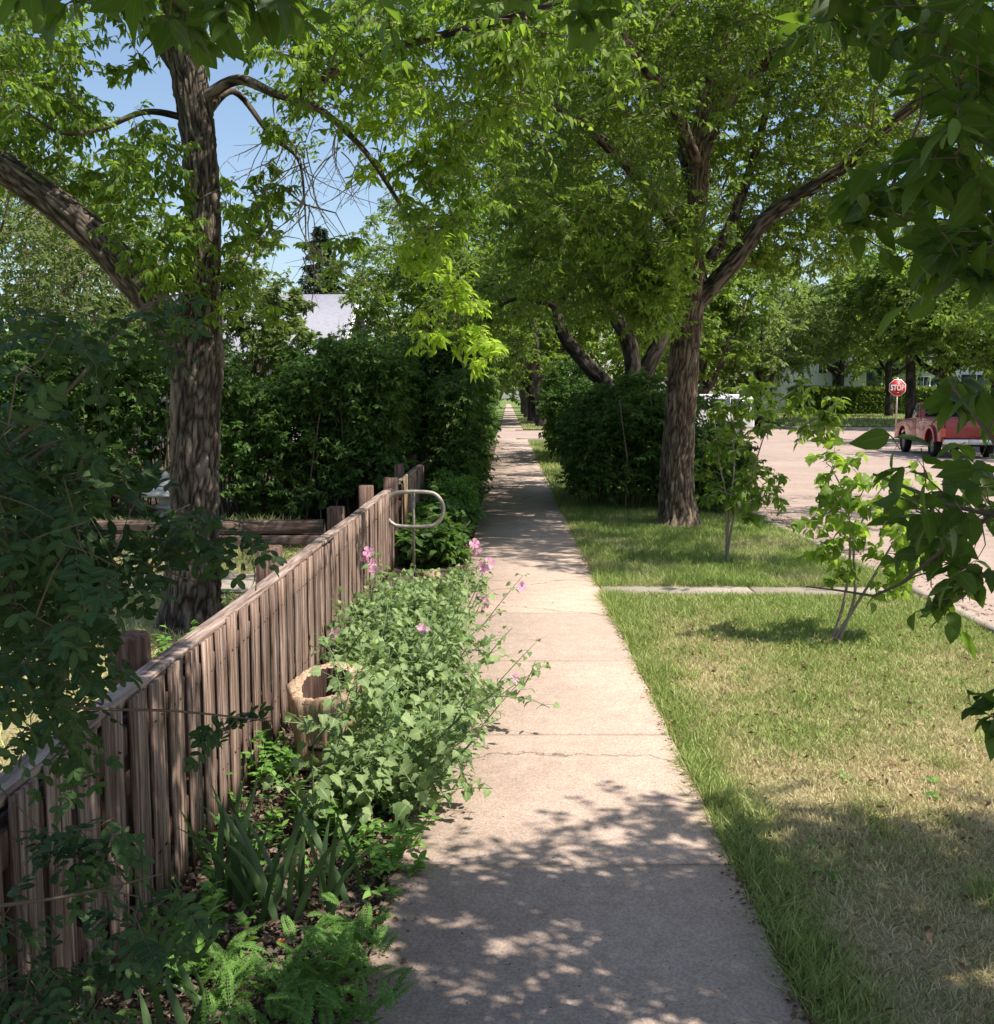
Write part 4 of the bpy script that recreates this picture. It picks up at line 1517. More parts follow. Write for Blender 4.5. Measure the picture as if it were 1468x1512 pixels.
# ---------------- leaning stems behind the shrubs
rg = np.random.default_rng(303)
YC = 19.5
tb = at(915, 690, YC)
tC = new_tree((tb[0], YC), 'dark many stemmed tree leaning out of the boulevard shrubs over the walk', name='shade_tree')
nodes = []
base = [tb[0], YC]
st_ = [
    ([(920, 700), (905, 590), (868, 540), (835, 500), (823, 470), (818, 452), (795, 444), (765, 440), (738, 452)], [.2, .17, .13, .115, .10, .07, .055, .04, .02]),
    ([(925, 700), (928, 590), (935, 540), (922, 490), (900, 455), (882, 420), (862, 350), (850, 280), (845, 180)], [.2, .17, .15, .14, .12, .10, .09, .07, .04]),
    ([(932, 700), (938, 590), (955, 545), (975, 500), (985, 440), (1000, 350), (990, 240), (975, 120)], [.2, .17, .15, .15, .13, .11, .08, .05]),
    ([(822, 465), (840, 410), (830, 350), (800, 290), (780, 200)], [.08, .07, .06, .05, .03]),
]
for k, (p_, r_) in enumerate(st_):
    add_limb(tC, p_, YC, r_, M['bark_dark'], 40, .06, .16, 6, 60 + k, name='trunk' if k < 3 else 'limb', coll=nodes)
NC = np.concatenate(nodes)
sets = [region(rg, 110, 735, 985, 150, 420, 16.5, 23, .45, .7),
        region(rg, 22, 720, 800, 400, 470, 19, 23, .3, .45),
        region(rg, 26, 930, 1010, 400, 520, 19.6, 23, .3, .5),
        region(rg, 60, 640, 1100, -150, 150, 17, 24, .55, .8),
        (np.column_stack([rg.uniform(1, 6.8, 200), rg.uniform(17, 40, 200), rg.uniform(4.6, 9, 200)]), rg.uniform(.55, .85, 200))]
mk_crown(tC, NC, sets, rg, [M['leaf_elm'], M['twig']], leaf_len=0.12, aspect=0.5, shape='diamond', twigs=8, per=14, droop=0.35, tw_r=0.006, link_r=0.015)

# ---------------- lime sprays hanging over the hedge: backlit look put into a brighter leaf colour
rg = np.random.default_rng(404)
fol = Foliage(rg)
nd = PP([(650, 372, 7.5), (660, 400, 7.7), (670, 430, 7.9), (678, 470, 8.0), (680, 510, 8.1), (684, 545, 8.1)], 8)
rr_ = np.linspace(.012, .004, 6)
fol.stick(nd[:-1], nd[1:], rr_[:-1], rr_[1:], m=1, n=5)
nd2 = PP([(560, 235, 7.5), (600, 300, 7.5), (640, 360, 7.5)], 7.5)
c1, r1 = region(rg, 14, 590, 690, 355, 420, 7.4, 8.0, .09, .16)
c2, r2 = region(rg, 24, 620, 735, 430, 540, 7.7, 8.3, .09, .16, keep=lambda x, y: np.abs(x - (655 + (y - 430) * .25)) < 60)
c3, r3 = region(rg, 16, 540, 640, 130, 250, 7.2, 7.8, .12, .18)
c4, r4 = region(rg, 20, 880, 1010, 330, 480, 12.3, 12.9, .2, .3)
grow(fol, np.array(nd + nd2), np.concatenate([c1, c2, c3]), np.concatenate([r1, r2, r3]), rg, leaf_len=0.088, aspect=0.34, shape='lance', twigs=4, per=8, droop=0.35, tw_r=0.003, hang=0.1, link_r=0.006)
fol.build('crown', [M['leaf_lime'], M['twig']], ta)
fol = Foliage(rg)
grow(fol, NB, c4, r4, rg, leaf_len=0.085, aspect=0.42, shape='lance', twigs=7, per=10, droop=0.4, tw_r=0.004, hang=0.3, link_r=0.008)
fol.build('crown', [M['leaf_sapling'], M['twig']], tB)

# ---------------- street trees down the walk beyond the crossing
rg = np.random.default_rng(505)
proto = None


def street_tree(x, y, h, cr, label, seed, material, group, rad=0.30, leaf_len=0.26, n=60, low=3.0, branch=3, bark='bark_dark', lean=0.0, zb=0.0, name='tree'):
    r_ = np.random.default_rng(seed)
    t = empty(name, (x, y, zb), label, 'tree', group)
    top = (x + lean, y, zb + h * 0.75)
    pts = [(x, y, zb - 0.2), (x + r_.normal(0, .05), y, zb + 1.2), (x + lean * .3 + r_.normal(0, .1), y, zb + low), (x + lean * .6 + r_.normal(0, .25), y, zb + h * .5), top]
    nodes = []
    _, P_, R_ = limb('trunk', pts, [rad * 1.25, rad, rad * .85, rad * .5, rad * .15], M[bark], t, 16, .25, .14, 12, .04, seed)
    nodes.append(P_[len(P_) // 3:])
    for k in range(branch):
        a = r_.uniform(0, 6.28) if branch > 2 else k * 3.1 + .2
        e = np.array([x + math.cos(a) * cr * .7, y + math.sin(a) * cr * .7, zb + h * r_.uniform(.5, .75)])
        s_ = np.array([x + lean * .3, y, zb + low * r_.uniform(.8, 1.2)])
        _, P_, R_ = limb('limb', [s_, s_ + (e - s_) * .45 + [0, 0, -.15 * h * .3], e], [rad * .55, rad * .4, rad * .1], M[bark], t, 8, .3, .1, 8, .04, seed + k)
        nodes.append(P_)
    c, rr = blob(r_, n, (x + lean, y, zb + (h + low) / 2 + .4), (cr, cr, (h - low) / 2 + .3), cr * .16, cr * .30, .35, zb + low * .75)
    mk_crown(t, np.concatenate(nodes), [(c, rr)], r_, [material, M['twig']], leaf_len=leaf_len, aspect=0.55, shape='diamond', twigs=8, per=13, droop=0.3, tw_r=0.008, link_r=0.02)
    return t


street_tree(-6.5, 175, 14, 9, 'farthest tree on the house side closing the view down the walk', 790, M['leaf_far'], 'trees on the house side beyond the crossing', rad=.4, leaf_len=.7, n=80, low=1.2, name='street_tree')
street_tree(5.5, 190, 15, 9, 'farthest tree on the street side closing the view down the walk', 791, M['leaf_elm'], 'trees on the house side beyond the crossing', rad=.4, leaf_len=.7, n=80, low=1.2, name='street_tree')
side = [(2.05, 62.5), (2.15, 69), (1.8, 76), (2.2, 84), (1.8, 93), (2.1, 104), (1.9, 118), (2.0, 136)]
words = ['first and thickest trunk', 'second trunk', 'third trunk, leaning slightly', 'fourth trunk', 'fifth trunk', 'sixth trunk', 'seventh trunk', 'last visible trunk']
for k, (x, y) in enumerate(side):
    street_tree(x, y, 11, 4.6, words[k] + ' in the row of street trees beyond the crossing', 700 + k, M['leaf_elm'], 'street trees in a row beyond the crossing', rad=0.42 - 0.02 * (k % 3), leaf_len=.28 + .05 * k, n=70, low=3.6, lean=-0.5 if k % 2 else -1.2, name='street_tree')
sideL = [(-3.2, 65), (-3.4, 80), (-3.1, 98), (-3.5, 125)]
for k, (x, y) in enumerate(sideL):
    street_tree(x, y, 10, 4.4, ['nearest', 'second', 'third', 'farthest'][k] + ' of the trees arching over the far walk from the house side', 750 + k, M['leaf_far'], 'trees on the house side beyond the crossing', rad=.3, leaf_len=.3, n=60, low=2.2, lean=1.2, name='street_tree')

# trees that fill the view beyond the hedges, left side
bg = [
    # x px, base distance, height, crown radius, label, material, low
    (-40, 21, 6.2, 3.2, 'broad sunlit bushy tree beyond the dark foliage by the left edge', 'leaf_far', 1.0, .11, 150),
    (150, 23, 5.6, 2.6, 'light green bushy tree behind the forked trunk', 'leaf_far', 1.0, .12, 120),
    (368, 19.5, 3.9, 1.0, 'fine leaved light tree between the furrowed trunk and the pale roof', 'leaf_far', .9, .10, 110),
    (640, 27, 5.4, 1.9, 'dense green tree rising above the lilac hedge right of the pale roof', 'leaf_elm', 1.0, .13, 150),
    (680, 30, 7.6, 2.6, 'dark tree standing over the sidewalk hedge', 'leaf_elm', 1.5, .14, 150),
    (418, 24, 3.5, .65, 'narrow tree covering the left end of the pale roof', 'leaf_far', .9, .12, 90),
    (530, 46, 8.6, 2.0, 'thin pale tree between the spruce and the dense green tree', 'leaf_far', 2.0, .2, 50),
    (60, 34, 8.2, 4.0, 'tall far tree behind the sunlit bushy trees', 'leaf_far', 1.5, .2, 110),
    (720, 70, 12, 5, 'far tree rounding off the view above the end of the hedge', 'leaf_elm', 2.0, .34, 90),
]
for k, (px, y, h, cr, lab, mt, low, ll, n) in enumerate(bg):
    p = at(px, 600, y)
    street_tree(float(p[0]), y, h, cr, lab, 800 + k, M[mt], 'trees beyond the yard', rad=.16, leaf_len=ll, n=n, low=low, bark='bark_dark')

# right side beyond the street
bgr = [
    (1120, 66, 10.5, 5.2, 'bright rounded tree beyond the crossing above the boulevard saplings', 'leaf_far', 2.0, .34, 120, .3),
    (1040, 62, 10.0, 4.0, 'dark tree behind the tall brown trunk', 'leaf_elm', 2.2, .34, 100, .3),
    (1240, 82, 11.0, 5.5, 'leafy tree standing before the white house left of the stop sign', 'leaf_far', 3.6, .36, 110, .3),
    (1392, 62, 9.5, 5.6, 'dark spreading tree behind the red pickup with a low right limb', 'leaf_elm', 3.4, .30, 140, .42),
    (1470, 60, 9.5, 5.2, 'tree at the right end of the clipped hedge', 'leaf_elm', 3.2, .3, 110, .3),
    (1310, 95, 13, 6.5, 'tall tree behind the white house', 'leaf_far', 3.0, .45, 100, .3),
    (1150, 105, 13, 7.0, 'farthest pale tree beyond the crossing', 'leaf_far', 2.0, .5, 100, .3),
    (1000, 95, 12, 6.0, 'far tree seen between the brown trunk and the leaning stems', 'leaf_far', 2.0, .5, 90, .3),
    (930, 70, 11, 5.0, 'dark far tree behind the leaning stems', 'leaf_elm', 2.0, .36, 90, .3),
    (860, 80, 12, 5.0, 'far street side tree closing the tunnel of leaves', 'leaf_elm', 3.0, .36, 90, .3),
]
for k, (px, y, h, cr, lab, mt, low, ll, n, rd) in enumerate(bgr):
    p = at(px, 600, y)
    street_tree(float(p[0]), y, h, cr, lab, 900 + k, M[mt], 'trees across the street', rad=rd, leaf_len=ll, n=n, low=low)
# straight trunk beside the stop sign
p = at(1346, 600, 63)
street_tree(float(p[0]), 63, 11, 4.6, 'tree with a straight grey trunk just right of the stop sign', 950, M['leaf_elm'], 'trees across the street', rad=.30, leaf_len=.3, n=110, low=4.6, zb=0.2)
p = at(1313, 600, 72)
street_tree(float(p[0]), 72, 9, 3.5, 'slim tree partly behind the stop sign', 951, M['leaf_far'], 'trees across the street', rad=.26, leaf_len=.3, n=70, low=3.6, zb=0.3)

street_tree(20.5, 30.5, 9, 5.0, 'unseen tree added past the right edge to shade the pickup', 955, M['leaf_elm'], 'trees across the street', rad=.3, leaf_len=.25, n=110, low=3.4)  # out of view, added for its shade on pickup and street
street_tree(21.0, 40.5, 9, 4.6, 'tree past the right edge behind the stop sign corner', 956, M['leaf_elm'], 'trees across the street', rad=.3, leaf_len=.25, n=90, low=3.4)
# ---------------- spruce behind the pale roof
rg = np.random.default_rng(606)
ys_ = 47.0
b_ = at(477, 600, ys_)
tipz = at(477, 335, ys_)[2]
tS = empty('spruce_tree', (b_[0], ys_, 0), 'dark narrow spruce rising behind the pale roof', 'spruce')
limb('trunk', [(b_[0], ys_, -.2), (b_[0], ys_, tipz * .5), (b_[0], ys_, tipz)], [.22, .13, .02], M['bark_dark'], tS, 10, .4, .1, 8, .02, 3)
fol = Foliage(rg)
n = 420
z = 1.0 + (tipz - 1.0) * rg.random(n) ** 0.8
ln_ = (tipz - z) / tipz * 3.1 * rg.uniform(.6, 1.15, n) + .15
a = rg.uniform(0, 6.28, n)
A = np.column_stack([b_[0] + 0 * z, ys_ + 0 * z, z])
d = np.column_stack([np.cos(a), np.sin(a), np.full(n, -.18)])
mid = A + d * (ln_ * .6)[:, None]
E = A + d * ln_[:, None] + np.array([0, 0, .12]) * ln_[:, None]
fol.stick(np.concatenate([A, mid]), np.concatenate([mid, E]), .015, .008, m=1)
m_ = 26
t = np.tile(np.linspace(.25, 1, m_), n)
ii = np.repeat(np.arange(n), m_)
P = A[ii] + (E - A)[ii] * t[:, None]
sd = np.column_stack([-np.sin(a), np.cos(a), 0 * a])[ii]
dd = unit(d[ii] * .7 + sd * np.where(np.arange(len(P)) % 2, 1, -1)[:, None] * .8 + rg.normal(0, .25, (len(P), 3)) + [0, 0, -.25])
fol.leaf(P, dd, rg.normal(0, .4, (len(P), 3)) + [0, 0, 1], .30 * (.5 + .6 * rg.random(len(P))), .32, 'diamond', .35)
fol.build('crown', [M['needle'], M['twig']], tS)


# ---------------- hedges and shrubs
def shrub(name, label, cat, x0, x1, y0, y1, h, n_clump, leaf_len, material, seed, group=None, stems=30, hv=0.25, twigs=6, per=12, bulge=0.2, aspect=.5, shape='diamond', box=False, z0=0.0, rr=(.16, .3), lowfill=0.12, flat=.6, dome=1.0):
    r_ = np.random.default_rng(seed)
    cx_, cy_ = (x0 + x1) / 2, (y0 + y1) / 2
    t = empty(name, (cx_, cy_, z0), label, cat, group)
    x = r_.uniform(x0, x1, n_clump); y = r_.uniform(y0, y1, n_clump)
    # more of them toward the outside
    k = r_.random(n_clump) < .55
    f = r_.integers(0, 4, n_clump)
    dd = np.abs(r_.normal(0, .12, n_clump))
    x = np.where(k & (f == 0), x0 + dd, np.where(k & (f == 1), x1 - dd, x))
    y = np.where(k & (f >= 2), y0 + dd, y)
    top = h * (1 + hv * (vnoise(np.column_stack([x * .9, y * .9, 0 * x + seed])) - .5) * 2)
    if not box:
        ex = np.abs((x - cx_) / (x1 - x0) * 2); ey = np.abs((y - cy_) / (y1 - y0) * 2)
        top = top * (1 - .30 * dome * np.maximum(ex ** 3, ey ** 3))
    z = lowfill * h + (top - lowfill * h) * r_.random(n_clump) ** .75
    if not box:
        e = np.abs((x - cx_) / (x1 - x0) * 2)
        x = cx_ + (x - cx_) * (1 + bulge * (z / h - .45))
    fol = Foliage(r_)
    c = np.column_stack([x, y, z + z0])
    # upright stems
    sb = np.column_stack([r_.uniform(x0 + .1, x1 - .1, stems), r_.uniform(y0 + .05, y1 - .05, stems), np.full(stems, z0 - .05)])
    se = sb + np.column_stack([r_.normal(0, .15, stems), r_.normal(0, .12, stems), h * r_.uniform(.6, .9, stems)])
    sm = (sb + se) / 2 + r_.normal(0, .05, (stems, 3))
    g = Foliage(r_)
    g.stick(np.concatenate([sb, sm]), np.concatenate([sm, se]), .014, .009, m=0, n=5)
    g.build('stems', [M['twig']], t)
    grow(fol, np.concatenate([sb + (se - sb) * q for q in (.2, .4, .6, .8, 1)]), c, r_.uniform(rr[0], rr[1], n_clump), r_, leaf_len, aspect, shape, twigs, per, .3, .003, .15, link=n_clump < 1500, link_r=.007, flat=flat)
    ns = int(n_clump * .12)
    k = r_.integers(0, n_clump, ns)
    k = k[c[k, 2] > z0 + h * .55]
    for q in k:
        p_ = c[q]
        L_ = r_.uniform(.2, .5) * (leaf_len / .085)
        e_ = p_ + np.array([r_.normal(0, .12), r_.normal(0, .12), L_])
        fol.stick([p_], [e_], .004, .002, m=1)
        m_ = 12
        tt = r_.random((m_, 1))
        a = r_.uniform(0, 6.28, m_)
        fol.leaf(p_ + (e_ - p_) * tt, np.column_stack([np.cos(a), np.sin(a), r_.uniform(0, .8, m_)]), r_.normal(0, .4, (m_, 3)) + [0, 0, 1], leaf_len * .8, aspect, shape, rnd=r_.uniform(.6, 1, m_))  # upper shoots keep to lighter leaf tones, a sunlit top in the colour
    fol.build('leaves', [material, M['twig']], t)
    return t


shrub('hedge', 'tall dark lilac hedge across the back of the raised bed', 'hedge', -6.6, -1.50, 14.0, 15.6, 2.25, 1150, .085, M['leaf_hedge'], 31, stems=120, hv=.22, twigs=7, per=14, rr=(.14, .30), bulge=0, dome=0)
shrub('hedge', 'leafy hedge behind the foreground shade at the far left of the yard', 'hedge', -12.5, -6.7, 14.2, 16.0, 3.0, 500, .10, M['leaf_hedge'], 32, stems=60, hv=.2, twigs=7, per=13, rr=(.18, .32), bulge=0)
shrub('hedge', 'long hedge running along the house side of the walk', 'hedge', -1.75, -0.50, 17.4, 27, 2.3, 700, .095, M['leaf_hedge'], 33, stems=80, hv=.2, twigs=7, per=13, rr=(.14, .30), bulge=0, box=True)
shrub('hedge', 'far stretch of the sidewalk hedge reaching the crossing', 'hedge', -2.2, -0.62, 27, 43.5, 2.6, 560, .15, M['leaf_hedge'], 34, stems=60, hv=.15, twigs=7, per=12, rr=(.2, .35), bulge=0, box=True)
shrub('hedge', 'end of the sidewalk hedge squeezed between the far fence section and the walk', 'hedge', -1.0, -0.50, 14.6, 17.3, 2.0, 210, .085, M['leaf_hedge'], 40, stems=30, hv=.15, twigs=7, per=13, rr=(.14, .24), bulge=0, box=True)
shrub('hedge', 'tall hedge mass joining the lilac hedge behind the far fence section', 'hedge', -3.2, -1.45, 15.6, 19.5, 2.5, 420, .09, M['leaf_hedge'], 41, stems=40, hv=.2, twigs=7, per=13, rr=(.16, .28), bulge=0, box=True)
shrub('bush', 'wide dark bush on the boulevard left of the tall brown trunk', 'bush', 1.05, 2.75, 16.2, 19.6, 2.0, 520, .085, M['leaf_hedge'], 35, stems=70, hv=.2, twigs=7, per=14, rr=(.16, .28), bulge=.22)
shrub('bush', 'narrow dark bush leaning over the walk edge behind the wide boulevard bush', 'bush', 1.25, 2.7, 28, 34, 2.35, 330, .13, M['leaf_hedge'], 36, stems=30, hv=.3, twigs=7, per=13, rr=(.2, .34), bulge=.35)
shrub('bush', 'dense low bush directly behind the tall brown trunk', 'bush', 2.7, 3.55, 15.6, 18.8, 1.65, 210, .085, M['leaf_hedge'], 37, stems=40, hv=.25, twigs=7, per=13, rr=(.16, .28), bulge=.15)
shrub('bush', 'dark leafy clump at the fence end under the hedge corner', 'bush', -1.1, -0.52, 10.9, 13.6, .42, 130, .10, M['leaf_hedge'], 38, stems=20, hv=.3, twigs=6, per=9, rr=(.10, .18), bulge=.1, shape='ovate', aspect=.6)
shrub('bush', 'light green weedy clump filling the gap between fence end and hedge', 'bush', -1.0, -0.5, 13.7, 15.4, .62, 110, .075, M['leaf_fern'], 39, stems=20, hv=.4, twigs=6, per=12, rr=(.10, .18), bulge=.1, aspect=.35)


def clipped(name, label, x0, x1, y0, y1, z0, h, dens, leaf_len, seed):
    """clipped hedge: leaf-covered slab with a rounded top"""
    r_ = np.random.default_rng(seed)
    t = empty(name, ((x0 + x1) / 2, (y0 + y1) / 2, z0), label, 'hedge')
    fol = Foliage(r_)
    n = dens
    u = r_.random(n)
    x = r_.uniform(x0, x1, n)
    w = y1 - y0
    # perimeter of the section: front face, rounded top, back
    per_ = h + w + h
    s_ = u * per_
    y = np.where(s_ < h, y0, np.where(s_ < h + w, y0 + (s_ - h), y1))
    z = np.where(s_ < h, s_, np.where(s_ < h + w, h, per_ - s_))
    nn = np.column_stack([0 * x, np.where(s_ < h, -1.0, np.where(s_ < h + w, 0.0, 1.0)), np.where((s_ >= h) & (s_ < h + w), 1.0, 0.25)])
    bump_ = .16 * (fbm(np.column_stack([x * .8, y, z]), 2) - .5) + .10 * (vnoise(np.column_stack([x * .25, y * 0, z * 0])) - .5)
    P = np.column_stack([x, y, z0 + z]) + unit(nn) * (bump_ - np.abs(r_.normal(0, .12, n)))[:, None]
    fol.leaf(P, r_.normal(0, .7, (n, 3)) + nn * .8, r_.normal(0, .6, (n, 3)) + nn, leaf_len * (.6 + .6 * r_.random(n)), .55, 'diamond', .2)
    fol.build('leaves', [M['leaf_clipped'], M['twig']], t)
    mb = MB()
    mb.box(x0 + .3, x1 - .3, y0 + .3, y1 - .3, z0 - .1, z0 + h - .35)
    mb.build('inner_branches', M['twig'], t)
    return t


clipped('hedge', 'long clipped hedge with a sunlit flat top before the white house', 21.0, 52, 79, 81.0, .42, 2.0, 60000, .26, 5)

# ---------------- saplings on the boulevard
rg = np.random.default_rng(707)


def sapling(px, y, label, stems_px, cl, leaf_len, seed, material='leaf_shade', shape='lobed', aspect=.85, twigs=4, per=5):
    r_ = np.random.default_rng(seed)
    b_ = at(px, 700, y)
    t = empty('sapling', (b_[0], y, 0), label, 'sapling', 'saplings on the boulevard')
    nodes = []
    for k, pl in enumerate(stems_px):
        pts = [(b_[0] + r_.normal(0, .02), y + r_.normal(0, .02), -.05)] + PP(pl, y)
        rd = np.linspace(.013, .004, len(pts))
        _, P_, _ = limb('trunk', pts, rd, M['twig_grey'], t, 8, .05, .05, 5, .02, seed + k)
        nodes.append(P_[len(P_) // 3:])
    fol = Foliage(r_)
    c = np.concatenate([region(r_, *a)[0] for a in cl])
    grow(fol, np.concatenate(nodes), c, r_.uniform(.10, .18, len(c)), r_, leaf_len, aspect, shape, twigs, per, .45, .0025, .2, link_r=.006)
    fol.build('crown', [M[material], M['twig_grey']], t)
    return t


sapling(1075, 11.1, 'taller sapling with drooping branches just right of the brown trunk',
        [[(1077, 760), (1084, 690), (1080, 620), (1075, 570)], [(1085, 760), (1110, 700), (1130, 640), (1150, 600)], [(1072, 740), (1062, 680), (1055, 620)]],
        [(18, 1040, 1105, 575, 740, 10.8, 11.4), (15, 1090, 1200, 570, 640, 10.6, 11.4), (6, 1180, 1240, 590, 640, 10.6, 11.0), (10, 1100, 1150, 690, 760, 10.8, 11.4)], .095, 71, 'leaf_elm', 'ovate', .55, 4, 7)
sapling(1240, 7.5, 'young twin stemmed sapling in the dry grass near the little cross walk',
        [[(1248, 880), (1256, 800), (1250, 740), (1228, 690)], [(1262, 880), (1262, 800), (1290, 740), (1310, 710)], [(1285, 860), (1320, 800), (1345, 770)]],
        [(11, 1200, 1260, 670, 790, 7.3, 7.7), (16, 1250, 1350, 700, 800, 7.2, 7.8), (10, 1290, 1390, 800, 870, 7.3, 7.7), (5, 1210, 1260, 790, 880, 7.4, 7.6)], .080, 72, 'leaf_sapling', 'lobed', .85, 4, 4)

# ---------------- the tree the photograph was taken under
rg = np.random.default_rng(808)
tN = empty('shade_tree', (3.3, -0.9, 0), 'near tree whose large dark oval leaves hang into both top corners', 'tree')
nodes = []
_, P_, _ = limb('trunk', [(3.3, -.9, -.1), (3.25, -.85, .8), (3.1, -.7, 1.7), (2.9, -.5, 2.6), (2.6, -.3, 3.6), (2.4, -.1, 4.6)], [.24, .2, .18, .16, .12, .06], M['bark_dark'], tN, 40, .05, .12, 8, .03, 80)
nodes.append(P_[30:])
for k, (p_, r_) in enumerate([
    ([(3.1, -.7, 1.8), (3.0, .3, 2.5), (2.4, 1.3, 3.0), (1.6, 2.2, 3.2), (.6, 2.6, 3.3), (-.4, 2.4, 3.3)], [.09, .07, .055, .04, .03, .015]),
    ([(3.1, -.7, 1.7), (3.6, .5, 2.4), (3.7, 1.8, 2.9), (3.5, 2.9, 3.2), (3.2, 3.4, 3.3)], [.09, .07, .05, .035, .02]),
    ([(3.0, -.6, 2.2), (4.2, .6, 2.9), (5.2, 1.6, 3.2), (6.0, 2.6, 3.4)], [.08, .06, .045, .02]),
    ([(2.9, -.5, 2.6), (1.8, -.2, 3.2), (.7, .6, 3.2), (-.3, 1.5, 3.0), (-1.0, 2.2, 2.8)], [.08, .06, .045, .03, .015]),
    ([(3.2, -.8, 1.3), (2.3, .2, 1.65), (1.75, 1.1, 1.62), (1.42, 1.75, 1.55), (1.2, 2.2, 1.42)], [.05, .03, .02, .012, .006]),
]):
    _, P_, _ = limb('limb', p_, r_, M['bark_dark'], tN, 12, .06, .1, 8, .03, 81 + k)
    nodes.append(P_[::2])
NN = np.concatenate(nodes)
lowb = nodes[-1]
fol = Foliage(rg)


def place_blocks(r_, n, x0, x1, y0, y1, z0, z1):
    return np.column_stack([r_.uniform(x0, x1, n), r_.uniform(y0, y1, n), r_.uniform(z0, z1, n)])


c = np.concatenate([
    place_blocks(rg, 150, .2, 1.4, -.2, 2.9, 3.0, 4.2),
    place_blocks(rg, 170, 1.3, 2.5, -.4, 2.45, 3.0, 4.2),
    place_blocks(rg, 80, 2.4, 3.4, -.2, 2.85, 3.0, 4.2),
    place_blocks(rg, 460, 3.1, 8.0, .2, 3.25, 2.9, 4.6),
    place_blocks(rg, 16, 1.7, 3.0, 2.5, 2.9, 3.0, 3.5),
])
# openings in the crown: the sun reaches these places of bed and walk
for q, w_ in (((-.50, 2.95, .2), .30), ((-.62, 3.15, .2), .26), ((-.05, 2.72, 0), .20), ((.12, 3.05, 0), .17), ((.55, 2.70, 0), .2), ((.35, 2.62, 0), .18), ((-1.16, 3.0, .5), .22), ((-1.16, 3.5, .3), .2), ((-.95, 2.6, .1), .22), ((2.0, 3.2, 0), .18), ((.3, 2.85, 0), .12)):
    v_ = c - np.array(q)
    sd_ = np.array(sun_dir)
    c = c[np.linalg.norm(v_ - (v_ @ sd_)[:, None] * sd_, axis=1) > w_ * .98]
grow(fol, NN, c, rg.uniform(.22, .36, len(c)), rg, .078, .58, 'diamond', 10, 14, .35, .003, .25, link_r=.010)
# hanging corners, in view
rg = np.random.default_rng(8082)
c1, r1 = region(rg, 14, 1365, 1490, -20, 230, 1.6, 2.3, .08, .14)
c2, r2 = region(rg, 14, 1370, 1500, 230, 400, 1.7, 2.4, .08, .12, keep=lambda x, y: x > 1330 + (y - 230) * .2)
c2b, r2b = region(rg, 5, 1270, 1340, 270, 330, 1.9, 2.3, .06, .10)
c3, r3 = region(rg, 11, 110, 420, -75, 0, 1.5, 2.0, .07, .10)
c4, r4 = region(rg, 3, 560, 760, -60, -15, 2.0, 2.8, .07, .10)
c4b, r4b = region(rg, 4, 840, 900, -60, 0, 2.0, 2.6, .06, .10)
c5, r5 = region(rg, 4, 1210, 1300, -30, 40, 1.6, 2.1, .07, .1)
cc_ = np.concatenate([c1, c2, c2b, c3, c4, c4b, c5]); rr_ = np.concatenate([r1, r2, r2b, r3, r4, r4b, r5])
grow(fol, NN, cc_, rr_, rg, .060, .58, 'ovate', 4, 5, .3, .0018, .4, link_r=.005)
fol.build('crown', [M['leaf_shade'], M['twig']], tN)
# low branch reaching in from the right edge
rg = np.random.default_rng(8083)
fol = Foliage(rg)
nd = PP([(1560, 760, 1.9), (1468, 760, 2.1), (1420, 790, 2.2), (1370, 830, 2.3), (1330, 862, 2.35), (1290, 880, 2.4), (1240, 872, 2.45), (1190, 866, 2.5)], 2)
rr_ = np.linspace(.006, .0018, 8)
fol.stick(nd[:-1], nd[1:], rr_[:-1], rr_[1:], m=1, n=6)
nd3 = PP([(1468, 760, 2.1), (1400, 745, 2.2), (1340, 720, 2.3), (1290, 700, 2.4)], 2)
fol.stick(nd3[:-1], nd3[1:], [.006, .005, .004], [.005, .004, .003], m=1, n=5)
nd4 = PP([(1500, 700, 2.0), (1460, 640, 2.05), (1420, 590, 2.1), (1400, 560, 2.1)], 2)
fol.stick(nd4[:-1], nd4[1:], [.005, .004, .003], [.004, .003, .002], m=1, n=5)
ca, ra = region(rg, 17, 1310, 1480, 670, 800, 2.0, 2.5, .06, .10)
cb, rb = region(rg, 7, 1370, 1480, 800, 890, 2.0, 2.5, .05, .09)
cd, rd = region(rg, 4, 1395, 1470, 530, 600, 1.9, 2.3, .04, .06)
ce, re_ = region(rg, 3, 1462, 1500, 1040, 1120, 2.0, 2.2, .05, .07)
cf, rf = region(rg, 3, 1200, 1300, 855, 900, 2.35, 2.5, .04, .05)
nd5 = PP([(1600, 900, 1.9), (1560, 980, 1.95), (1525, 1050, 2.0)], 2)
fol.stick(nd5[:-1], nd5[1:], [.004, .003], [.003, .002], m=1, n=5)
grow(fol, np.array(nd + nd3 + nd4 + nd5), np.concatenate([ca, cb, cd, ce]), np.concatenate([ra, rb, rd, re_]), rg, .062, .64, 'ovate', 3, 3, .35, .0016, .3, link_r=.004)
fol.build('crown', [M['leaf_shade'], M['twig']], tN)

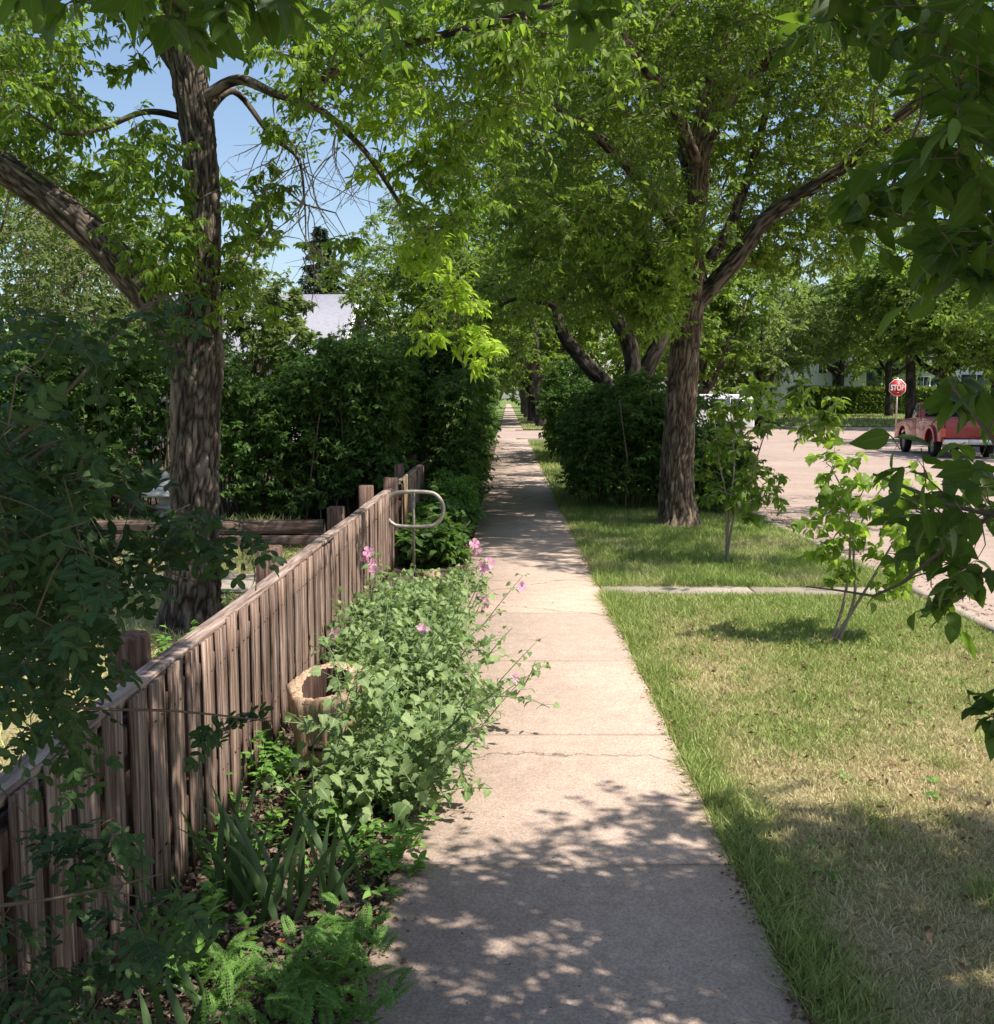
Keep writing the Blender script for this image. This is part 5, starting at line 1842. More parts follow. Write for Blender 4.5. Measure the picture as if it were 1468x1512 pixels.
# ---------------- dark pinnate shrub close to the lens on the left
rg = np.random.default_rng(909)
tP = empty('shrub', (-1.55, 1.0, 0), 'dark shrub with small oval leaflets crowding the left foreground over the fence', 'shrub')
fol = Foliage(rg)
B0 = np.array([-1.55, 1.0, 0.0])
heads = []
for k in range(16):
    e = at(rg.uniform(-80, 110), rg.uniform(640, 1250), rg.uniform(1.5, 2.3))
    s_ = B0 + [rg.normal(0, .1), rg.normal(0, .1), 0]
    mid = (s_ + e) / 2 + np.array([rg.normal(0, .06), rg.normal(0, .06), .25])
    P_, R_ = catmull([s_, mid, e], [.012, .008, .003], .08)
    fol.stick(P_[:-1], P_[1:], R_[:-1], R_[1:], m=1, n=5)
    heads.append(P_[4:])
for pl in ([(-40, 700, 1.7), (60, 620, 1.75), (150, 520, 1.8), (215, 450, 1.9), (290, 430, 2.0)],
           [(-20, 1020, 1.7), (120, 1045, 1.8), (260, 1050, 1.9), (400, 1065, 2.0)],
           [(-20, 1340, 1.7), (120, 1320, 1.8), (240, 1290, 1.9)],
           [(100, 700, 1.8), (190, 740, 1.9), (280, 760, 2.0), (390, 775, 2.1)],
           [(120, 800, 1.8), (210, 830, 1.9), (290, 860, 2.0)]):
    P_, R_ = catmull(PP(pl, 2), np.linspace(.004, .0015, len(pl)), .05)
    fol.stick(P_[:-1], P_[1:], R_[:-1], R_[1:], m=1, n=5)
    heads.append(P_)
HH = np.concatenate(heads)
sets = [
    region(rg, 18, -60, 80, 620, 720, 1.5, 2.3, .07, .12),
    region(rg, 36, -60, 140, 720, 880, 1.5, 2.3, .08, .13),
    region(rg, 16, -60, 110, 880, 1000, 1.5, 2.2, .06, .10),
    region(rg, 4, 200, 320, 750, 840, 1.8, 2.2, .04, .06),
    region(rg, 1, 340, 370, 750, 790, 1.9, 2.2, .03, .05),
    region(rg, 2, 180, 300, 440, 520, 1.7, 2.0, .04, .05),
    region(rg, 3, -30, 100, 450, 560, 1.5, 2.0, .05, .07),
    region(rg, 4, 60, 200, 1000, 1100, 1.5, 2.0, .04, .06),
    region(rg, 1, 300, 340, 1010, 1080, 1.8, 2.0, .03, .04),
    region(rg, 7, -20, 200, 1220, 1400, 1.6, 2.1, .05, .07),
    region(rg, 12, -20, 150, 1420, 1540, 1.6, 2.2, .06, .09),
]
c = np.concatenate([s_[0] for s_ in sets]); rr_ = np.concatenate([s_[1] for s_ in sets])
grow(fol, HH, c, rr_, rg, .025, .52, 'oval', 3, 3, .3, .0014, .3, comp=4, link_r=.003)
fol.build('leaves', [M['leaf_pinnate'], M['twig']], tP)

# ================================================================== GARDEN PLANTS
rg = np.random.default_rng(1001)


def curve_pts(p, d, L_, n, r_, curl=(0, 0, -0.1), wob=.12):
    pts = [np.array(p, float)]
    d = unit(np.array(d, float))
    for k in range(n):
        d = unit(d + np.array(curl) + r_.normal(0, wob, 3))
        pts.append(pts[-1] + d * L_ / n)
    return np.array(pts)


def flower(t, c, nrm, size, r_, mat_='petal', label=None):
    """five notched petals round a pale centre"""
    fol = Foliage(r_)
    nrm = unit(np.array(nrm, float))
    u = unit(np.cross(nrm, [.3, .2, .9]))
    w = np.cross(nrm, u)
    a = np.arange(5) * 2 * np.pi / 5 + r_.uniform(0, 1)
    D = np.cos(a)[:, None] * u + np.sin(a)[:, None] * w + nrm * .35
    fol.leaf(np.repeat([c], 5, 0), D, np.repeat([nrm], 5, 0), size, .85, 'petal', .1, .15, rnd=r_.uniform(.4, 1, 5))
    fol.leaf(np.repeat([c], 4, 0) + nrm * .004, np.repeat([nrm], 4, 0) + r_.normal(0, .3, (4, 3)), r_.normal(0, 1, (4, 3)), size * .35, .4, 'diamond', m=1)
    o = fol.build('flower', [M[mat_], M['leaf_clipped']], t)
    return o


def mallow(name_label, x0, x1, y0, y1, n_stem, hgt, seed, lean, flowers, tall=()):
    r_ = np.random.default_rng(seed)
    t = empty('mallow_plant', ((x0 + x1) / 2, (y0 + y1) / 2, 0), name_label, 'mallow', 'mallow plants in the bed beside the walk')
    sf, lf = Foliage(r_), Foliage(r_)
    tips = []

    def stem(p, d, L_, n, leafn, lsz, curl):
        pts = curve_pts(p, d, L_, n, r_, curl, .10)
        rr_ = np.linspace(.0045, .0018, n + 1)
        sf.stick(pts[:-1], pts[1:], rr_[:-1], rr_[1:], m=0)
        s_ = r_.uniform(.12, 1, leafn)
        i = np.minimum((s_ * n).astype(int), n - 1)
        f = (s_ * n - i)[:, None]
        base = pts[i] * (1 - f) + pts[i + 1] * f
        a = r_.uniform(0, 6.28, leafn)
        pd = np.column_stack([np.cos(a), np.sin(a), r_.uniform(.0, .7, leafn)])
        pl = r_.uniform(.03, .09, leafn) * (1.15 - .5 * s_)
        e = base + pd * pl[:, None]
        sf.stick(base, e, .0014, .001, m=0)
        out = unit(pd * [1, 1, .2] + [0, 0, -.45] + r_.normal(0, .3, (leafn, 3)))
        lf.leaf(e, out, r_.normal(0, .35, (leafn, 3)) + [0.25, -.1, 1.0], lsz * (.55 + .65 * r_.random(leafn)) * (1.2 - .55 * s_), .95, 'lobed', .35, .22)
        tips.append(pts[-1])
        return pts

    for k in range(n_stem):
        p = [r_.uniform(x0, x1), r_.uniform(y0, y1), -.02]
        fx = (p[0] - x0) / (x1 - x0)
        d = [lean[0] * (.2 + 1.1 * fx) + r_.normal(0, .16), lean[1] + r_.normal(0, .18), 1.0]
        L_ = hgt * r_.uniform(.45, 1.2)
        pts = stem(p, d, L_, 8, 24, .062, (0.015, 0, -.02))
        for q in range(3):
            j = r_.integers(2, 7)
            dd = [r_.normal(0.15, .6), r_.normal(0, .6), .7]
            stem(pts[j], dd, L_ * r_.uniform(.25, .45), 4, 10, .048, (0, 0, .02))
    for (px, py, y, px0, py0) in tall:
        e = at(px, py, y)
        b_ = at(px0, py0, y); 
        b_[2] = max(b_[2], .15)
        mid = (b_ + e) / 2 + np.array([0.02, 0, .03])
        P_, R_ = catmull([b_, mid, e], [.0035, .0028, .0015], .04)
        sf.stick(P_[:-1], P_[1:], R_[:-1], R_[1:], m=0)
        k = len(P_)
        n_ = 16
        i = r_.integers(0, k, n_)
        a = r_.uniform(0, 6.28, n_)
        pd = np.column_stack([np.cos(a), np.sin(a), r_.uniform(-.2, .6, n_)])
        e2 = P_[i] + pd * .03
        sf.stick(P_[i], e2, .0012, .001, m=0)
        lf.leaf(e2, pd + [0, 0, -.5], r_.normal(0, .4, (n_, 3)) + [0, 0, 1], .034 * (.6 + .7 * r_.random(n_)), .85, 'lobed', .3, .2)
    sf.build('stems', [M['stem']], t)
    lf.build('leaves', [M['leaf_mallow']], t)
    for (px, py, y, sz, nr) in flowers:
        flower(t, at(px, py, y), nr, sz, r_)
    return t


mallow('big sprawling mallow beside the log planter, leaning its lobed leaves over the walk', -.78, -.42, 4.0, 5.9, 60, .66, 1, (.62, -.16),
       [(625, 929, 5.4, .034, (.2, -.8, .6)), (760, 1003, 4.9, .028, (.3, -.7, .5))],
       tall=((790, 950, 5.2, 700, 1080), (800, 985, 5.0, 690, 1100), (765, 1010, 4.8, 700, 1120), (740, 1060, 4.5, 650, 1150)))
mallow('rear mallow with the tallest pink flower spikes nearest the metal loop', -.98, -.42, 6.3, 8.3, 56, .50, 2, (.30, -.05),
       [(700, 803, 7.6, .04, (.3, -.9, .3)), (704, 812, 7.6, .045, (-.3, -.9, .3)), (714, 838, 7.3, .045, (0, -.9, .4)), (722, 832, 7.3, .042, (.5, -.8, .4)),
        (712, 884, 6.9, .045, (.2, -.9, .3)), (716, 892, 6.9, .04, (-.4, -.8, .3)), (770, 866, 7.0, .035, (.4, -.8, .3)),
        (545, 815, 7.7, .045, (0, -.9, .3)), (549, 832, 7.7, .04, (.3, -.9, .2)), (553, 843, 7.6, .04, (-.2, -.9, .3)), (540, 822, 7.7, .04, (-.5, -.8, .3))],
       tall=((703, 798, 7.6, 672, 880), (718, 828, 7.3, 690, 900), (714, 880, 6.9, 690, 930), (772, 850, 7.0, 705, 960), (548, 800, 7.7, 560, 880), (735, 905, 6.6, 680, 980)))
mallow('middle mallow growing between the log planter and the rear flower spikes', -.98, -.46, 5.6, 6.7, 40, .58, 3, (.30, -.05),
       [(495, 935, 6.0, .036, (-.2, -.9, .4))], tall=((497, 890, 6.0, 500, 1000),))

# young green weeds at the foot of the fence
for k, (px, py, n_, h_, lab) in enumerate([(405, 1150, 22, .20, 'light green weeds at the fence foot just before the log planter'),
                                           (330, 1250, 14, .14, 'low weeds between the iris leaves and the fence'),
                                           (700, 772, 20, .30, 'yellow green weeds under the hedge corner beside the walk'),
                                           (470, 1215, 26, .18, 'sunlit pale weeds between the log planter and the walk'),
                                           (560, 1290, 18, .16, 'low weeds at the walk edge in front of the big mallow'),
                                           (300, 1400, 18, .18, 'shaded leafy weeds among the iris clumps')]):
    g_ = gr(px, py)
    r_ = np.random.default_rng(1200 + k)
    t = empty('weed', (g_[0], g_[1], 0), lab, 'weed')
    fol = Foliage(r_)
    for q in range(n_):
        p = g_ + [r_.normal(0, .10), r_.normal(0, .16), 0]
        pts = curve_pts(p, [r_.normal(0, .3), r_.normal(0, .3), 1], h_ * r_.uniform(.5, 1.2), 5, r_)
        fol.stick(pts[:-1], pts[1:], .002, .0013, m=1)
        j = r_.integers(1, 6, 14)
        a = r_.uniform(0, 6.28, 14)
        fol.leaf(pts[j], np.column_stack([np.cos(a), np.sin(a), r_.uniform(0, .8, 14)]), r_.normal(0, .3, (14, 3)) + [0, 0, 1], .045, .5, 'lance', .3)
    fol.build('leaves', [M['leaf_fern'], M['stem']], t)

# irises: fans of sword leaves


def iris(px, py, n_, h_, seed, lab, group='irises along the fence'):
    g_ = gr(px, py)
    r_ = np.random.default_rng(seed)
    t = empty('iris_plant', (g_[0], g_[1], 0), lab, 'iris', group)
    V, F, rn = [], [], []
    m_ = 9
    for k in range(n_):
        b_ = g_ + [r_.normal(0, .05), r_.normal(0, .07), -.02]
        a = r_.normal(0, .32)
        d = np.array([math.sin(a), r_.normal(0, .15), math.cos(a)])
        L_ = h_ * r_.uniform(.65, 1.15)
        w = r_.uniform(.009, .015)
        bend = r_.uniform(.0, .10) + (r_.random() < .22) * .22
        pts = [b_]
        for q in range(m_ - 1):
            d = unit(d + np.array([math.copysign(bend, a) * .7, r_.normal(0, .01), -bend * .5]) * (q / m_) ** 1.2)
            pts.append(pts[-1] + d * L_ / (m_ - 1))
        pts = np.array(pts)
        fa = r_.uniform(-.7, .7)
        sd = np.array([math.cos(fa), math.sin(fa), 0])
        ww = w * np.array([.7, .95, 1, 1, .95, .85, .68, .4, .03])
        nn = np.cross(sd, [0, 0, 1]) * .15
        b0 = len(V) * 1
        base_i = sum(len(x) for x in V)
        V.append(np.concatenate([pts + sd * ww[:, None], pts + nn * ww[:, None] * 2, pts - sd * ww[:, None]]))
        for q in range(m_ - 1):
            F += [[base_i + q, base_i + m_ + q, base_i + m_ + q + 1, base_i + q + 1], [base_i + m_ + q, base_i + 2 * m_ + q, base_i + 2 * m_ + q + 1, base_i + m_ + q + 1]]
        rn += [r_.random()] * (2 * (m_ - 1))
    mesh_np('leaves', np.concatenate(V), [np.array(F)], M['leaf_iris'], t, None, {'rnd': ('FACE', 'FLOAT', rn)})
    return t


iris(345, 1330, 13, .40, 1, 'tall iris fan with pale blades against the shaded fence')
iris(400, 1345, 11, .42, 2, 'dark iris clump just right of the tall pale fan')
iris(455, 1330, 9, .38, 3, 'upright iris clump before the log planter')
iris(500, 1325, 6, .38, 4, 'narrow iris clump nearest the walk in front of the big mallow')
iris(262, 1440, 12, .34, 5, 'iris clump with a folded arching blade near the fence foot')
iris(290, 1540, 8, .26, 6, 'small iris tuft at the lower edge beside the ferny plants')

# ferny plants (finely cut leaves)


def ferny(px, py, n_, seed, lab, sz=.16, spread=.09):
    g_ = gr(px, py)
    r_ = np.random.default_rng(seed)
    t = empty('ferny_plant', (g_[0], g_[1], 0), lab, 'ferny plant', 'finely cut leafy plants at the walk side')
    fol = Foliage(r_)
    for k in range(n_):
        a = r_.uniform(0, 6.28)
        p = g_ + [r_.normal(0, spread), r_.normal(0, spread), r_.uniform(0, .14)]
        pts = curve_pts(p, [math.cos(a) * .7, math.sin(a) * .7, .9], sz * r_.uniform(.6, 1.2), 12, r_, (0, 0, -.07), .05)
        fol.stick(pts[:-1], pts[1:], .0014, .0009, m=1)
        T = unit(np.gradient(pts, axis=0))
        sd = unit(np.cross(T, [0, 0, 1.0]))
        up = np.cross(sd, T)
        prof = np.sin(np.linspace(.25, 2.9, 13))[:, None]
        for sg in (1, -1):
            d1 = unit(T * .6 + sd * sg)
            Lp = (.026 * prof)[:, 0]
            fol.leaf(pts, d1, up + r_.normal(0, .15, pts.shape), Lp, .22, 'diamond', .25, rnd=r_.uniform(.2, 1, 13))
            for s2 in (1, -1):      # the leaflets are cut again
                q = pts + d1 * (Lp * .5)[:, None]
                fol.leaf(q, unit(d1 * .7 + T * s2 * .8), up, Lp * .5, .3, 'diamond', .2, rnd=r_.uniform(.2, 1, 13))
                q = pts + d1 * (Lp * .25)[:, None]
                fol.leaf(q, unit(d1 * .7 + T * s2 * .8), up, Lp * .5, .3, 'diamond', .2, rnd=r_.uniform(.2, 1, 13))
    fol.build('leaves', [M['leaf_fern'], M['stem']], t)
    return t


ferny(475, 1470, 62, 1, 'bright ferny plant at the walk edge, lit by a patch of sun', .12, .07)
ferny(520, 1425, 26, 2, 'smaller ferny plant touching the walk behind the bright one', .10, .05)
ferny(410, 1560, 46, 3, 'ferny plant cut by the lower edge of the photo beside the bright one', .12, .08)
ferny(335, 1500, 30, 4, 'shaded ferny plant near the fence foot', .12, .08)
ferny(525, 1540, 30, 5, 'ferny plant spilling on the walk at the lower edge', .10, .05)
g_ = gr(398, 1450)
t = empty('marigold', (g_[0], g_[1], 0), 'single small orange flower among the ferny leaves', 'flower')
pts = curve_pts(g_, [0, 0, 1], .15, 4, rg)
f_ = Foliage(rg); f_.stick(pts[:-1], pts[1:], .0015, .001, m=0)
f_.build('stem', [M['stem']], t)
flower(t, pts[-1], (0, -.5, .8), .014, rg, 'petal_orange')

# tall seedlings behind the fence in the yard
for k, (px, py, d_, h_) in enumerate([(213, 900, 7.3, .36), (288, 915, 6.9, .26), (322, 905, 7.2, .42), (262, 930, 6.6, .30), (235, 940, 6.4, .26)]):
    b_ = at(px, py, d_)
    r_ = np.random.default_rng(1300 + k)
    t = empty('seedling', (b_[0], d_, 0), ['tall thin seedling left of the furrowed trunk in the yard', 'low leafy seedling at the foot of the furrowed trunk', 'lanky seedling between the furrowed trunk and the fence cap', 'leafy seedling crowding behind the fence below the trunk', 'pale seedling left of the trunk foot behind the round post'][k], 'seedling', 'seedlings behind the fence')
    fol = Foliage(r_)
    for q in range(1 if k in (0, 2) else 9):
        p = np.array([b_[0], d_, -.03]) + ([r_.normal(0, .10), r_.normal(0, .12), 0] if q else [0, 0, 0])
        pts = curve_pts(p, [r_.normal(0, .1), r_.normal(0, .1), 1], h_ * (1 if q == 0 else r_.uniform(.5, 1)), 7, r_, (0, 0, 0))
        fol.stick(pts[:-1], pts[1:], .003, .002, m=1)
        j = r_.integers(1, 8, 22)
        a = r_.uniform(0, 6.28, 22)
        fol.leaf(pts[j], np.column_stack([np.cos(a), np.sin(a), r_.uniform(-.2, .7, 22)]), r_.normal(0, .3, (22, 3)) + [0, 0, 1], .06 * r_.uniform(.6, 1.1, 22), .6, 'ovate', .35)
    fol.build('leaves', [M['leaf_fern'], M['stem']], t)

# ================================================================== STREET THINGS
# stop sign
ys0 = 48.5
b_ = at(1324, 600, ys0)
sgn = empty('stop_sign', (b_[0], ys0, 0.1), 'red eight sided STOP sign on a rusty steel post at the street corner', 'stop sign', rz=-math.radians(8))
ang = math.radians(-17)      # turned toward the street
zc = at(1324, 572.5, ys0)[2]
sgn.rotation_euler = (0, 0, 0)


def octagon(r_, y, zc_, m_name, thick, inner=None):
    mb = MB()
    a = (np.arange(8) + .5) * np.pi / 4
    V = [(r_ * math.cos(t), y, zc_ + r_ * math.sin(t)) for t in a] + [(r_ * math.cos(t), y + thick, zc_ + r_ * math.sin(t)) for t in a]
    F = [[7 - i for i in range(8)], [8 + i for i in range(8)]] + [[i, (i + 1) % 8, (i + 1) % 8 + 8, i + 8] for i in range(8)]
    mb.add([(b_[0] + v[0], ys0 + v[1], v[2]) for v in V], F)
    return mb


R8 = .405
octagon(R8, -.030, zc, 'w', .003).build('sign_plate', M['sign_white'], sgn)
plate_ = octagon(R8 * .945, -.033, zc, 'r', .0025).build('sign_face', M['sign_red'], sgn)
cu = bpy.data.curves.new('stop_text', 'FONT')
cu.body = 'STOP'
cu.size = .335
cu.align_x = 'CENTER'
cu.align_y = 'CENTER'
cu.extrude = .001
cu.offset = .008
tmp = bpy.data.objects.new('stop_text', cu)
C.objects.link(tmp)
bpy.context.view_layer.update()
dg = bpy.context.evaluated_depsgraph_get()
me = bpy.data.meshes.new_from_object(tmp.evaluated_get(dg))
me.transform(Matrix.Diagonal((0.76, 1.05, 1, 1)))
bpy.data.objects.remove(tmp)
txt = bpy.data.objects.new('lettering', me)
C.objects.link(txt)
txt.parent = sgn
txt.rotation_euler = (math.pi / 2, 0, 0)
txt.location = (0, -.0365, zc - .1 - .005)
me.materials.clear()
me.materials.append(M['sign_white'])
mb = MB()
mb.box(b_[0] - .035, b_[0] + .035, ys0 - .026, ys0 + .012, -.1, zc + R8 + .05)
mb.build('post', M['sign_back'], sgn)
mb = MB()
for dz in (-.22, .22):
    mb.cyl((b_[0], ys0 - .04, zc + dz), (b_[0], ys0 - .02, zc + dz), .012)
    mb.build('bolt', M['chrome'], sgn)
    mb = MB()

# red pickup, parked at the right kerb, its tail toward us
ty = 31.4
p0 = at(1398, 650, ty)
tk = empty('pickup_truck', (p0[0] + .87, ty + 2.2, -.05), 'dark red pickup parked at the far kerb, partly hidden by near leaves', 'pickup')
TW = 1.78


def tprof(name, prof, x0, x1, m_, bev, parent=tk, seg=3):
    return prism_obj(name, prof, x0, x1, m_, parent, bev, seg=seg)


hw_ = TW / 2
# bed sides with a wheel opening, floor, tailgate; y = 0 is the middle of the car, -y the tail


def arch(cy, r_, z0, n=9, start=0.0):
    return [(cy - r_ * math.cos(t), z0 + r_ * math.sin(t)) for t in np.linspace(0, math.pi, n)]


for sx_ in (-1, 1):
    x0, x1 = (-hw_, -hw_ + .10) if sx_ < 0 else (hw_ - .10, hw_)
    prof = [(-2.28, .48)] + arch(-1.35, .40, .48) + [(.10, .48), (.10, 1.16), (-2.28, 1.13)]
    tprof('bed_side', prof, x0, x1, M['red_paint'], .018)
    # flared fender round the wheel
    fl = [(cy_, z_) for cy_, z_ in arch(-1.35, .50, .46, 11)] + [(cy_, z_) for cy_, z_ in arch(-1.35, .40, .46, 11)[::-1]]
    tprof('fender', fl, x0 - .055 if sx_ < 0 else x1 - .02, x0 + .02 if sx_ < 0 else x1 + .055, M['red_paint'], .012)
    prof = [(.12, .44), (.95, .44)] + arch(1.55, .40, .46)[0:0] + [(1.12, .44)] + arch(1.55, .41, .46)[1:-1] + [(1.98, .44), (2.30, .50), (2.36, .78), (2.22, .98), (1.0, 1.10), (.12, 1.14)]
    tprof('front_side', prof, x0, x1, M['red_paint'], .02)
tprof('tailgate', [(-2.30, .58), (-2.24, .58), (-2.24, 1.14), (-2.30, 1.14)], -hw_ + .105, hw_ - .105, M['red_paint'], .012)
tprof('bed_floor', [(-2.22, .60), (.08, .60), (.08, .66), (-2.22, .66)], -hw_ + .11, hw_ - .11, M['black'], 0)
tprof('chassis', [(-2.2, .34), (2.1, .34), (2.1, .52), (-2.2, .52)], -.45, .45, M['black'], .02)
tprof('hood', [(.95, .70), (2.26, .70), (2.24, .98), (1.9, 1.06), (.95, 1.13)], -hw_ + .105, hw_ - .105, M['red_paint'], .04)
tprof('cab', [(.12, .60), (.93, .60), (1.02, 1.12), (.55, 1.60), (.16, 1.62), (.12, 1.12)], -hw_ + .11, hw_ - .11, M['red_paint'], .05)
tprof('rear_window', [(.10, 1.18), (.112, 1.18), (.125, 1.52), (.113, 1.52)], -.62, .62, M['glass_dark'], 0)
for sx_ in (-1, 1):
    xa = -hw_ + .10 if sx_ < 0 else hw_ - .112
    tprof('side_window', [(.24, 1.16), (.88, 1.16), (.60, 1.52), (.26, 1.54)], xa, xa + .012, M['glass_dark'], 0)
tprof('rear_bumper', [(-2.42, .40), (-2.31, .40), (-2.31, .56), (-2.42, .56)], -hw_ + .04, hw_ - .04, M['chrome'], .02)
tprof('licence_plate', [(-2.432, .42), (-2.424, .42), (-2.424, .55), (-2.432, .55)], -.15, .15, M['plate'], 0)
for sx_ in (-1, 1):
    xa = -hw_ - .002 if sx_ < 0 else hw_ - .115
    tprof('tail_light', [(-2.325, .62), (-2.285, .62), (-2.285, .88), (-2.325, .88)], xa, xa + .115, M['tail'], .01)


def wheel(parent, x, y, r_, sx_, w=.20, rimm='metal'):
    mb = MB()
    prof = [(r_ * .62, -w / 2), (r_ * .93, -w / 2), (r_, -w / 2 + .03), (r_, w / 2 - .03), (r_ * .93, w / 2), (r_ * .62, w / 2)]
    n = 28
    a = np.arange(n) * 2 * np.pi / n
    V = np.concatenate([np.column_stack([np.full(n, x + h_), y + q * np.cos(a), r_ + q * np.sin(a)]) for q, h_ in prof])
    F = [[k * n + i, k * n + (i + 1) % n, ((k + 1) % 6) * n + (i + 1) % n, ((k + 1) % 6) * n + i] for k in range(6) for i in range(n)]
    pl = np.array(parent.location)
    mb.add(V + [pl[0], pl[1], pl[2]], F)
    o = mb.build('wheel', M['black'], parent, True)
    mb = MB()
    for k, (q0, q1, off) in enumerate([(.62, .45, .0), (.45, .16, -.035)]):
        pass
    pr = [(.62, w / 2 - .03), (.5, w / 2 - .06), (.30, w / 2 - .05), (.14, w / 2 - .015), (.01, w / 2 - .012)]
    V = np.concatenate([np.column_stack([np.full(n, x + h_ * sx_), y + q * r_ * np.cos(a), r_ + q * r_ * np.sin(a)]) for q, h_ in pr])
    F = [[k * n + i, k * n + (i + 1) % n, (k + 1) * n + (i + 1) % n, (k + 1) * n + i] for k in range(4) for i in range(n)]
    mb.add(V + [pl[0], pl[1], pl[2]], F)
    rim = mb.build('rim', M[rimm], parent, True)
    rim.parent = o
    rim.location = (0, 0, 0)
    return o


for sx_ in (-1, 1):
    for y in (-1.35, 1.55):
        wheel(tk, sx_ * (hw_ - .13), y, .34, sx_)
tk.rotation_euler = (0, 0, -math.radians(4))

# white van crossing behind the saplings
vy = 50.0
v0 = at(1035, 600, vy)
vn = empty('van', (v0[0], vy, -.05), 'white van on the crossing, glimpsed through the boulevard saplings', 'van', rz=math.radians(90))
vw = .92
sidep = [(-2.3, .42), (-1.85, .42)] + arch(-1.45, .38, .42)[1:-1] + [(-1.05, .42), (1.05, .42)] + arch(1.45, .38, .42)[1:-1] + [(1.85, .42), (2.25, .45), (2.35, .8), (2.2, 1.02), (1.45, 1.16), (.85, 1.84), (.5, 1.93), (-2.1, 1.93), (-2.3, 1.7)]
prism_obj('body', sidep, -vw, vw, M['white_paint'], vn, .05)
for sx_ in (-1, 1):
    xa = vw - .004 if sx_ > 0 else -vw - .008
    for a0, a1 in ((-2.1, -1.2), (-1.12, -.25), (-.15, .55)):
        prism_obj('side_window', [(a0, 1.22), (a1, 1.22), (a1, 1.72), (a0, 1.72)], xa, xa + .012, M['glass_dark'], vn, 0)
    prism_obj('side_window', [(.63, 1.22), (1.25, 1.22), (.82, 1.70), (.63, 1.72)], xa, xa + .012, M['glass_dark'], vn, 0)
    prism_obj('headlight', [(2.18, .72), (2.36, .70), (2.33, .86), (2.20, .90)], sx_ * .62 - .2, sx_ * .62 + .2, M['chrome'], vn, .01)
prism_obj('windscreen', [(1.40, 1.20), (1.425, 1.22), (.90, 1.82), (.875, 1.80)], -.78, .78, M['glass_dark'], vn, 0)


def wheel_loc(parent, x, y, r_, sx_):
    # same wheel, built in the parent's own frame
    loc, rot = parent.location.copy(), parent.rotation_euler.copy()
    w_ = wheel(parent, x, y, r_, sx_)
    return w_


for sx_ in (-1, 1):
    for y in (-1.45, 1.45):
        wheel_loc(vn, sx_ * (vw - .12), y, .34, sx_)


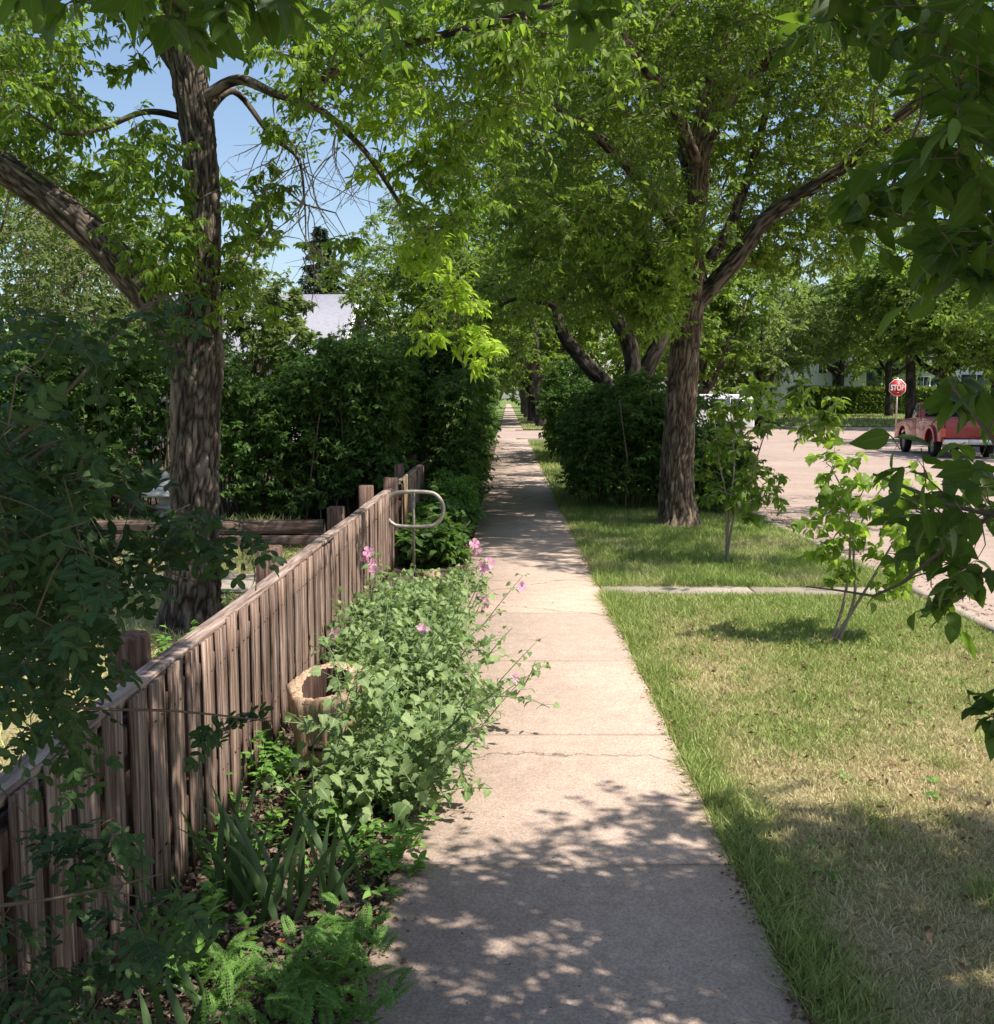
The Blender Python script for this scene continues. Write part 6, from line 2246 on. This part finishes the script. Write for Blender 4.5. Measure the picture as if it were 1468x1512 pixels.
# ------------------------------------------------------------------ houses
def house(name_label, x0, x1, y0, y1, z0, wall_h, ridge_h, roofm, ridge_axis='x', overhang=.4, chimney=None, windows=(), door=None):
    t = empty('house', ((x0 + x1) / 2, (y0 + y1) / 2, z0), name_label, 'house')
    mb = MB()
    mx_, my_ = (x0 + x1) / 2, (y0 + y1) / 2
    if ridge_axis == 'x':
        V = [(x0, y0, z0), (x1, y0, z0), (x1, y1, z0), (x0, y1, z0), (x0, y0, z0 + wall_h), (x1, y0, z0 + wall_h), (x1, y1, z0 + wall_h), (x0, y1, z0 + wall_h), (x0, my_, z0 + ridge_h - .08), (x1, my_, z0 + ridge_h - .08)]
        F = [[0, 1, 5, 4], [2, 3, 7, 6], [1, 2, 6, 9, 5], [3, 0, 4, 8, 7]]
    else:
        V = [(x0, y0, z0), (x1, y0, z0), (x1, y1, z0), (x0, y1, z0), (x0, y0, z0 + wall_h), (x1, y0, z0 + wall_h), (x1, y1, z0 + wall_h), (x0, y1, z0 + wall_h), (mx_, y0, z0 + ridge_h - .08), (mx_, y1, z0 + ridge_h - .08)]
        F = [[0, 1, 5, 8, 4], [2, 3, 7, 9, 6], [1, 2, 6, 5], [3, 0, 4, 7]]
    mb.add(V, F)
    mb.build('wall', M['siding'], t)
    mb = MB()
    o_ = overhang
    th = .14
    if ridge_axis == 'x':
        k = (ridge_h - wall_h) / ((y1 - y0) / 2)
        e = z0 + wall_h - k * o_
        for s_ in (-1, 1):
            ye = y0 - o_ if s_ < 0 else y1 + o_
            V = [(x0 - o_, ye, e), (x1 + o_, ye, e), (x1 + o_, my_, z0 + ridge_h), (x0 - o_, my_, z0 + ridge_h)]
            V += [(a, b2, c + th) for a, b2, c in V]
            mb.add(V, [[0, 1, 2, 3], [4, 5, 6, 7], [0, 1, 5, 4], [1, 2, 6, 5], [3, 0, 4, 7], [2, 3, 7, 6]])
    else:
        k = (ridge_h - wall_h) / ((x1 - x0) / 2)
        e = z0 + wall_h - k * o_
        for s_ in (-1, 1):
            xe = x0 - o_ if s_ < 0 else x1 + o_
            V = [(xe, y0 - o_, e), (xe, y1 + o_, e), (mx_, y1 + o_, z0 + ridge_h), (mx_, y0 - o_, z0 + ridge_h)]
            V += [(a, b2, c + th) for a, b2, c in V]
            mb.add(V, [[0, 1, 2, 3], [4, 5, 6, 7], [0, 1, 5, 4], [1, 2, 6, 5], [3, 0, 4, 7], [2, 3, 7, 6]])
    rf = mb.build('roof', roofm, t)
    # barge boards
    mb = MB()
    if ridge_axis == 'x':
        for xe in (x0 - o_ - .02, x1 + o_):
            for ye in (y0 - o_, y1 + o_):
                V = [(xe, ye, e - .12), (xe + .02, ye, e - .12), (xe + .02, my_, z0 + ridge_h - .12), (xe, my_, z0 + ridge_h - .12)]
                V += [(a, b2, c + .30) for a, b2, c in V]
                mb.add(V, [[0, 1, 2, 3], [4, 5, 6, 7], [0, 1, 5, 4], [1, 2, 6, 5], [3, 0, 4, 7], [2, 3, 7, 6]])
    else:
        for ye in (y0 - o_ - .02, y1 + o_):
            for xe in (x0 - o_, x1 + o_):
                V = [(xe, ye, e - .12), (xe, ye + .02, e - .12), (mx_, ye + .02, z0 + ridge_h - .12), (mx_, ye, z0 + ridge_h - .12)]
                V += [(a, b2, c + .30) for a, b2, c in V]
                mb.add(V, [[0, 1, 2, 3], [4, 5, 6, 7], [0, 1, 5, 4], [1, 2, 6, 5], [3, 0, 4, 7], [2, 3, 7, 6]])
    mb.build('barge_board', M['white_trim'], t)
    for (a0, a1, b0, b1) in windows:
        mb = MB()
        mb.box(a0 - .1, a1 + .1, y0 - .05, y0 - .003, z0 + b0 - .1, z0 + b1 + .1)
        f_ = mb.build('window', M['white_trim'], t)
        mb = MB()
        mb.box(a0, (a0 + a1) / 2 - .03, y0 - .062, y0 - .052, z0 + b0, z0 + b1)
        mb.box((a0 + a1) / 2 + .03, a1, y0 - .062, y0 - .052, z0 + b0, z0 + b1)
        p_ = mb.build('pane', M['window_dark'], t)
        p_.parent = f_
        p_.location = (0, 0, 0)
    if door:
        a0, a1, b1 = door
        mb = MB()
        mb.box(a0, a1, y0 - .04, y0 - .004, z0, z0 + b1)
        mb.build('door', M['window_dark'], t)
    return t


# pale roofed house beyond the yard
p_r = at(510, 500, 36)
house('house with a pale lavender grey roof showing between the spruce and the hedge', p_r[0] - 8, p_r[0] - .35, 35.0, 43.5, 0, 3.0, 5.3, M['roof_pale'], 'x', .4)
# white sided houses beyond the clipped hedge
zz = .3
house('long white sided house behind the clipped hedge and the stop sign', at(1265, 600, 92)[0], at(1265, 600, 92)[0] + 24, 92, 101, zz, 4.6, 7.4, M['roof_grey'], 'x', .5,
      windows=[(at(1302, 600, 92)[0] - 1.4, at(1302, 600, 92)[0] + 1.3, 2.2, 4.0), (at(1362, 600, 92)[0] - .5, at(1362, 600, 92)[0] + .5, 1.2, 3.2), (at(1440, 600, 92)[0] - 1.3, at(1440, 600, 92)[0] + 1.3, 1.8, 3.4)],
      door=(at(1380, 600, 92)[0] - .5, at(1380, 600, 92)[0] + .5, 3.0))
house('white gabled house with grey roof left of the long white house', at(1150, 600, 96)[0], at(1228, 600, 96)[0], 96, 106, zz, 3.9, 6.4, M['roof_grey'], 'y', .5,
      windows=[(at(1213, 600, 96)[0] - .35, at(1213, 600, 96)[0] + .35, 3.6, 4.6)])
